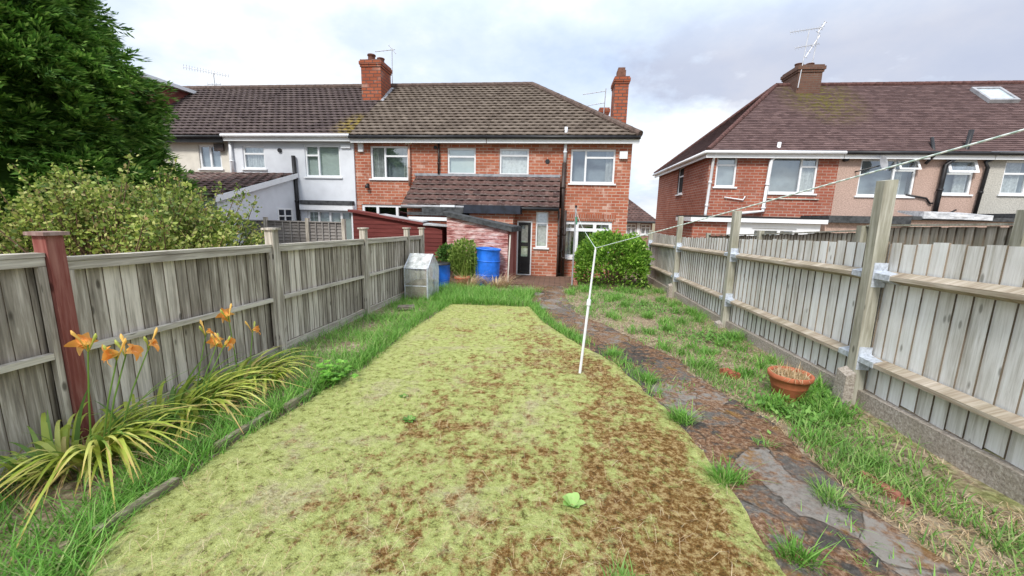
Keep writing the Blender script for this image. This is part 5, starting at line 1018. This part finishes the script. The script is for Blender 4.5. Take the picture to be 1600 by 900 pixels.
# ---- conifer
def conifer():
    cx, cy, zt_ = -11.0, 6.6, 9.9; t = thing('conifer', 'tall dense dark green conifer behind the left fence, feathery shoots', 'tree', (cx, cy, -.2)); R1 = rs(51)
    MB().tube([(cx, cy, -.3), (cx+.05, cy, 3), (cx, cy, 9.6)], [.28, .18, .03], 10).build('trunk', plain('conifer_bark', (.09, .06, .045), .9), t)
    lb = MB()
    for k in range(60): a = R1.uniform(0, 6.28); z = R1.uniform(.3, 6); r = 2.2 if z < 4 else 1.3; lb.tube([(cx, cy, z), (cx+r*math.cos(a)*.5, cy+r*math.sin(a)*.5, z+.1), (cx+r*math.cos(a), cy+r*math.sin(a), z+.5)], [.05, .035, .01], 5)
    lb.build('limbs', plain('conifer_limb', (.07, .05, .04), .9), t)
    C, A, B = [], [], []
    PZ = [-.5, 0, 1, 2, 3, 4, 5, 6, 7, 8, 9, 9.9]; PR_ = [2.6, 2.8, 2.9, 2.95, 2.95, 2.7, 2.15, 1.75, 1.35, .95, .5, .05]
    def lumpf(a, z): return 1+.15*mnoise.noise((math.cos(a)*3.0, math.sin(a)*3.0, z*1.3))+.10*mnoise.noise((math.cos(a)*7, math.sin(a)*7, z*2.4))
    na, nz = 40, 44; Vc = []
    for j in range(nz+1):
        z = -.3+9.9*j/nz
        for i in range(na): a = 6.283*i/na; r = .74*float(np.interp(z, PZ, PR_))*lumpf(a, z)*(1+.06*mnoise.noise((math.cos(a)*16, math.sin(a)*16, z*5))); Vc.append((cx+r*math.cos(a), cy+r*math.sin(a), z))
    Fc = [(j*na+i, j*na+(i+1) % na, (j+1)*na+(i+1) % na, (j+1)*na+i) for j in range(nz) for i in range(na)]
    NB = 620; bz = -.1+9.6*R1.uniform(0, 1, NB)**1.15; ba = R1.uniform(-math.pi, math.pi, NB); camdir = math.atan2(-cy, -cx); ba = np.where(R1.uniform(0, 1, NB) < .55, camdir+R1.normal(0, .8, NB), ba)
    jobs = []
    for z0, a0 in zip(bz, ba):
        pr0 = max(.25, float(np.interp(z0, PZ, PR_))*lumpf(a0, z0)); push = R1.uniform(-.10, .20); wa = R1.uniform(.22, .42)
        for k in range(15):
            o1, o2 = R1.normal(0, .5), R1.normal(0, .5); z = z0+o2*.42-.10*abs(o1); a = a0+o1*wa/pr0; dd = o1*o1+o2*o2
            jobs.append((z, a, max(.05, min(pr0, float(np.interp(z, PZ, PR_))*1.12)+push-.30*dd), push))
    for z, a, r, push in jobs:
        rad = np.array([math.cos(a), math.sin(a), 0]); tang = np.array([-math.sin(a), math.cos(a), 0]); p = np.array([cx, cy, z])+rad*(r-.25)
        d = unit(rad*.85+tang*R1.normal(0, .45)+np.array([0, 0, R1.uniform(-.25, .45)])); L_ = R1.uniform(.28, .52)*(1+1.2*max(0, push)); nrm = unit(np.cross(d, tang)+R1.normal(0, .45, 3)); sd = unit(np.cross(d, nrm)); M_ = 36
        tq = R1.uniform(.05, 1, M_); sg = R1.choice([-1, 1], M_); sp_ = R1.uniform(.15, .6, M_)
        base = p+d*(tq*L_)[:, None]+np.array([0, 0, 1.])*(-.12*L_*tq**2)[:, None]+sd*(sg*.05*(1-tq*.6))[:, None]+R1.normal(0, .02, (M_, 3))
        dl = unit(d*(1-sp_*.45)[:, None]+sd*(sg*sp_)[:, None]+R1.normal(0, .15, (M_, 3))); ll = .19*(1.15-.55*tq)*R1.uniform(.7, 1.2, M_); C.append(base); A.append(dl*ll[:, None]); B.append(unit(np.cross(dl, nrm+R1.normal(0, .3, (M_, 3))))*(ll*.13)[:, None])
    V, F, U = rhombs(np.concatenate(C), np.concatenate(A), np.concatenate(B))
    FM = leafmat('conifer_foliage', [(0, (.035, .10, .016)), (.35, (.095, .22, .030)), (.75, (.21, .40, .062)), (1, (.38, .54, .13))], .3, .6, .25); crown = np_mesh('crown', V, F, FM, t, U)
    np_mesh('inner_foliage', Vc, Fc, FM, crown, [(v[1], v[2]) for v in Vc], True)
conifer()
# ---- loose yellow-green shrub behind the left fence
def shrub():
    t = thing('shrub', 'loose yellow-green small-leaved shrub spilling over the left fence below the conifer', 'shrub', (-6.1, 5.5, -.2)); R1 = rs(61); st = MB(); C = []; O = []
    for k in range(330):
        u = R1.uniform(-1, 1); bx = -6.30+u*1.15; by = 5.45+R1.uniform(-.5, .5); top = 1.94-.62*abs(u)**2.0-.16*(u > .4)+R1.uniform(-.42, .14); a = R1.uniform(0, 6.28)
        e = Vector((bx+u*.62+R1.normal(0, .2), by+R1.normal(0, .35), top)); b = Vector((-6.30+u*.8, by, .0)); mid = b.lerp(e, .55)+Vector((R1.normal(0, .1), R1.normal(0, .1), .1))
        if k % 5 == 0: e = e+Vector((R1.normal(0, .15), 0, R1.uniform(.1, .3)))
        st.tube([b, mid, e], [.016, .010, .003], 5)
        m2 = 105; tq = R1.uniform(.2, 1, m2)**.75
        for q in tq:
            c = mid.lerp(e, (q-.35)/.65) if q > .35 else b.lerp(mid, .55+q); s_ = .13*(1.05-q)+.022; C.append(np.array(c)+R1.normal(0, s_, 3)); O.append(R1.normal(0, 1, 3)*.5)
    st.build('stems', plain('shrub_twig', (.16, .10, .06), .9), t)
    bush_leaves('leaves', np.array(C), np.array(O), .056, leafmat('shrub_leaf', [(0, (.06, .11, .02)), (.3, (.20, .29, .05)), (.65, (.45, .53, .105)), (.92, (.68, .68, .24)), (1, (.48, .28, .15))], .4), t, 62, .34, .35)
shrub()
# ---- round bush on the right
def round_bush():
    cx, cy, z0 = 1.58, 11.55, -.27; t = thing('round_bush', 'rounded bright green clipped bush below the living room window', 'bush', (cx, cy, z0)); R1 = rs(71); st = MB()
    for k in range(46):
        a = R1.uniform(0, 6.28); el = R1.uniform(.2, 1.3); e = (cx+.85*math.cos(a)*math.cos(el), cy+.7*math.sin(a)*math.cos(el), z0+.2+1.1*math.sin(el)); st.tube([(cx+.1*math.cos(a), cy+.1*math.sin(a), z0), (cx+.4*math.cos(a)*math.cos(el)*1.1, cy+.35*math.sin(a), z0+.25+.3*math.sin(el)), e], [.02, .013, .005], 5)
    st.build('branches', plain('bush_twig', (.20, .13, .085), .9), t); N_ = 26000
    v = unit(R1.normal(0, 1, (N_, 3))); v[:, 2] = np.abs(v[:, 2])*1.0-.55*(R1.uniform(0, 1, N_) < .5); pw = .74; sv = np.sign(v)*np.abs(v)**pw; sv = sv/np.maximum(1e-6, (np.abs(sv)**3).sum(1)**(1/3))[:, None]
    rad = R1.choice([1, .96, .9, .8, 1.07], N_, p=[.38, .27, .2, .1, .05])*np.array([1+.17*mnoise.noise(Vector(q)*2.2)+.11*mnoise.noise(Vector(q)*5.5) for q in v])
    pts = np.array([cx, cy, z0+.40])+sv*np.array([.93, .75, .98])*rad[:, None]; ok = (pts[:, 2] > z0+.06+.62*R1.uniform(0, 1, N_)**1.6); pts, v = pts[ok], v[ok]
    bush_leaves('leaves', pts, v, .075, leafmat('bush_leaf', [(0, (.055, .14, .016)), (.4, (.19, .39, .036)), (.8, (.36, .60, .075)), (1, (.52, .68, .16))], .4), t, 72, .32, .5)
round_bush()
# ---- plants between greenhouse and barrel
def pot_bush(cx, cy, rx, ry, rz, zc, n, label, name, mat, size, seed, dry=0):
    t = thing(name, label, 'plant', (cx, cy, -.25)); R1 = rs(seed); v = unit(R1.normal(0, 1, (n, 3))); rad = R1.uniform(.25, 1, n)**.5*np.array([1+.22*mnoise.noise(Vector(q)*2.1+Vector((seed, 0, 0))) for q in v]); pts = np.array([cx, cy, zc])+v*np.array([rx, ry, rz])*rad[:, None]
    st = MB()
    for k in range(26): e = pts[R1.randint(n)]; st.tube([(cx+R1.uniform(-.08, .08), cy, -.24), (cx+(e[0]-cx)*.5, cy+(e[1]-cy)*.5, (zc+e[2])/2-.1), tuple(e)], [.01, .007, .003], 5)
    st.build('stems', plain(name+'_stem', (.18, .14, .07), .9), t); bush_leaves('leaves', pts, v, size, mat, t, seed+1, .26, .5); return t
YG = leafmat('pot_plant_leaf', [(0, (.08, .16, .02)), (.5, (.24, .36, .06)), (1, (.44, .53, .15))], .4); DG = leafmat('dark_plant_leaf', [(0, (.035, .09, .015)), (.6, (.08, .20, .03)), (1, (.20, .34, .08))], .35)
pot_bush(-2.45, 10.6, .40, .25, .50, .46, 2100, 'yellow-green bushy potted plant between the two blue barrels', 'bushy_plant', YG, .085, 81)
pot_bush(-2.95, 10.9, .33, .25, .33, .46, 1700, 'darker green shrub against the red shed wall, left of the yellow-green plant', 'bushy_plant', DG, .075, 83)
R1 = rs(85); q = R1.normal(0, .13, (150, 2)); V, F, U = blades(np.stack([-2.43+q[:, 0], 10.5+q[:, 1]*.6, np.full(150, -.1)], 1), R1.uniform(.6, 1.15, 150), .016, R1.uniform(0, 6.28, 150), R1.uniform(.05, .3, 150), .15, .1, 5); tag(np_mesh('reedy_plant', V, F, YG, None, U), 'upright reedy yellow-green stems rising out of the bushy potted plant', 'plant')
t, z = pot(-2.42, 10.25, .20, .26, 'terracotta pot half hidden in grass between the two barrels', -.25)
def dry_clump(x, y, n, h, r, label, seed):
    R1 = rs(seed); a = R1.uniform(0, 6.28, n); q = np.sqrt(R1.uniform(0, 1, n))*r; V, F, U = blades(np.stack([x+q*np.cos(a), y+.6*q*np.sin(a), np.full(n, -.23)], 1), h*R1.uniform(.5, 1.2, n), R1.uniform(.008, .014, n), a, R1.uniform(.1, .7, n), R1.uniform(.1, .8, n), R1.uniform(.2, .8, n), 4); tag(np_mesh('dry_grass_clump', V, F, M_DRY, None, U), label, 'dry plant')
dry_clump(-2.22, 10.1, 320, .55, .24, 'withered straw-coloured plant spilling from the pot between the barrels', 91); dry_clump(-1.5, 10.3, 330, .50, .32, 'dead straw-coloured stalks at the foot of the large blue barrel', 92)
# far green behind the gap
def far_tree():
    t = thing('distant_tree', 'small green tree behind the distant house in the gap', 'tree', (6, 42, -1)); R1 = rs(95); n = 5000; v = unit(R1.normal(0, 1, (n, 3))); pts = np.array([5.9, 42, 1.6])+v*np.array([1.6, 1.5, 2.2])*(R1.uniform(.3, 1, n)**.5)[:, None]*np.array([1+.3*mnoise.noise(Vector(q)*2.5) for q in v])[:, None]
    MB().tube([(5.9, 42, -1), (5.9, 42, 2)], [.15, .06], 8).build('trunk', plain('far_bark', (.1, .07, .05), .9), t); bush_leaves('crown', pts, v, .22, DG, t, 96)
far_tree()
# ------------------------------------------------------------------ clothes line, prop, pole, loose bricks
M_PWHITE = plain('white_painted_metal', (.74, .74, .74), .45, .4, .06)
t = thing('clothes_prop', 'thin white pole leaning on the lawn and holding up the washing line', 'clothes prop', (.31, 4.22, -.1)); A, Bp = Vector((.31, 4.22, -.11)), Vector((.41, 4.30, 1.27)); Mi = A.lerp(Bp, .38)
MB().tube([A, A.lerp(Bp, .6)], .0145, 10).build('lower_tube', M_PWHITE, t); MB().tube([A.lerp(Bp, .6), Bp], .0105, 10).build('upper_tube', M_PWHITE, t); MB().tube([A.lerp(Bp, .575), A.lerp(Bp, .62)], .023, 10).build('clamp', M_PWHITE, t)
MB().tube([Bp, Bp+Vector((0, 0, .03))], .008, 6).build('hook', M_PWHITE, t)
t = thing('washing_line_post', 'slim grey metal post on the patio edge carrying the end of the washing line', 'post', (.47, 11, -.26)); MB().tube([(.47, 11, -.28), (.48, 11, 1.86)], .022, 10).build('pole', M_GREYP, t); MB().tube([(.48, 11, 1.86), (.48, 11, 1.92)], .03, 10).build('cap', M_BLACK, t)
gp = MB(); gp.tube([(.50, 10.96, 1.62), (.51, 10.95, 1.42)], [.03, .02], 8); gp.build('line_cleat', plain('green_cord', (.08, .25, .15), .8), t)
ln_ = MB(); top = Bp+Vector((0, 0, .02)); far_ = Vector((.48, 10.98, 1.78)); near_ = Vector((3.02-.1, -2.05, 2.80))
pts = [far_.lerp(top, k/10)+Vector((0, 0, -.06*math.sin(math.pi*k/10))) for k in range(11)]+[top.lerp(near_, k/12)+Vector((0, 0, -.03*math.sin(math.pi*k/12))) for k in range(1, 13)]
ln_.tube(pts, .0038, 6); M = Mat('pale_green_rope', .8, .2); wv = M.new('ShaderNodeTexWave'); wv.inputs['Scale'].default_value = 22; M.l.new(M.pos(), wv.inputs[0]); M.base(M.ramp(wv.outputs[1], [(.3, (.42, .52, .46)), (.7, (.72, .76, .72))]))
tag(ln_.build('washing_line', M.m), 'pale twisted washing line running from the grey post over the prop to the upper right', 'washing line')
def stone(name, x, y, sx, sy, sz, rot, mat, label, cat, seed, dz=0):
    bm = bmesh.new(); bmesh.ops.create_cube(bm, size=1); bmesh.ops.bevel(bm, geom=bm.edges[:], offset=.07, segments=2, affect='EDGES'); bmesh.ops.subdivide_edges(bm, edges=bm.edges[:], cuts=2, use_grid_fill=True)
    for v in bm.verts:
        k = mnoise.noise(v.co*2.5+Vector((seed, seed, 0)))*.08; v.co *= (1+k)
    bmesh.ops.scale(bm, vec=(sx, sy, sz), verts=bm.verts); bmesh.ops.rotate(bm, matrix=Matrix.Rotation(rot, 3, 'Z'), verts=bm.verts); me = bpy.data.meshes.new(name); bm.to_mesh(me); bm.free()
    me.uv_layers.new(name='UVMap'); o = link_mesh(name, me, None, mat); o.location = (x, y, float(gz(x, y))+sz*.3+dz); tag(o, label, cat); return o
M_RB = plain('loose_red_brick', (.33, .10, .06), .95, .15, .35, 20); M_STONE = plain('grey_brown_slab', (.16, .135, .11), .95, .15, .3, 14)
M_EB = plain('mossy_old_brick', (.30, .125, .085), .95, .15, .4, 12)
stone('loose_brick', 1.98, 4.50, .11, .19, .09, .5, M_RB, 'broken red brick lying in the weeds at the right of the path', 'brick', 1); stone('edging_brick', 2.13, 2.55, .06, .30, .045, .28, M_EB, 'long red edging brick sunk in the ground by the path near the camera', 'brick', 2)
stone('loose_slab', -2.68, 6.95, .30, .22, .05, .3, M_STONE, 'dark flat slab lying in the grass near the plastic greenhouse', 'slab', 3, .07)
for i, (x, y, l_, lab) in enumerate(((-2.20, 1.72, .42, 'weathered timber edging strip at the lawn edge nearest the camera'), (-2.26, 2.55, .50, 'timber edging strip at the lawn edge beside the yellow daylilies'), (-2.20, 3.1, .35, 'timber edging strip at the lawn edge just before the leafy plant'))):
    o = MB().beam((x, y-l_/2, float(gz(x, y-l_/2))+.03), (x+.01, y+l_/2, float(gz(x, y+l_/2))+.03), .045, .09).build('timber_edging', wood('rotting_timber', (.09, .07, .045), (.2, .165, .12), (.32, .28, .22), True, .4)); tag(o, lab, 'edging')
# curved brick edging near the grey post
ar = MB(); 
for k in range(9):
    a0, a1 = R(95+k*13), R(95+k*13+12); r0, r1 = .50, .61; cx, cy = 1.05, 11.3
    ar.hexa([(cx+r0*math.cos(a0), cy+r0*math.sin(a0)*1.0, -.3), (cx+r1*math.cos(a0), cy+r1*math.sin(a0), -.3), (cx+r1*math.cos(a1), cy+r1*math.sin(a1), -.3), (cx+r0*math.cos(a1), cy+r0*math.sin(a1), -.3), (cx+r0*math.cos(a0), cy+r0*math.sin(a0), -.10), (cx+r1*math.cos(a0), cy+r1*math.sin(a0), -.10), (cx+r1*math.cos(a1), cy+r1*math.sin(a1), -.10), (cx+r0*math.cos(a1), cy+r0*math.sin(a1), -.10)])
tag(ar.build('brick_edging', plain('pinkish_brick', (.45, .20, .14), .9, .2, .2, 14)), 'curved pinkish brick edging beside the grey line post', 'edging')
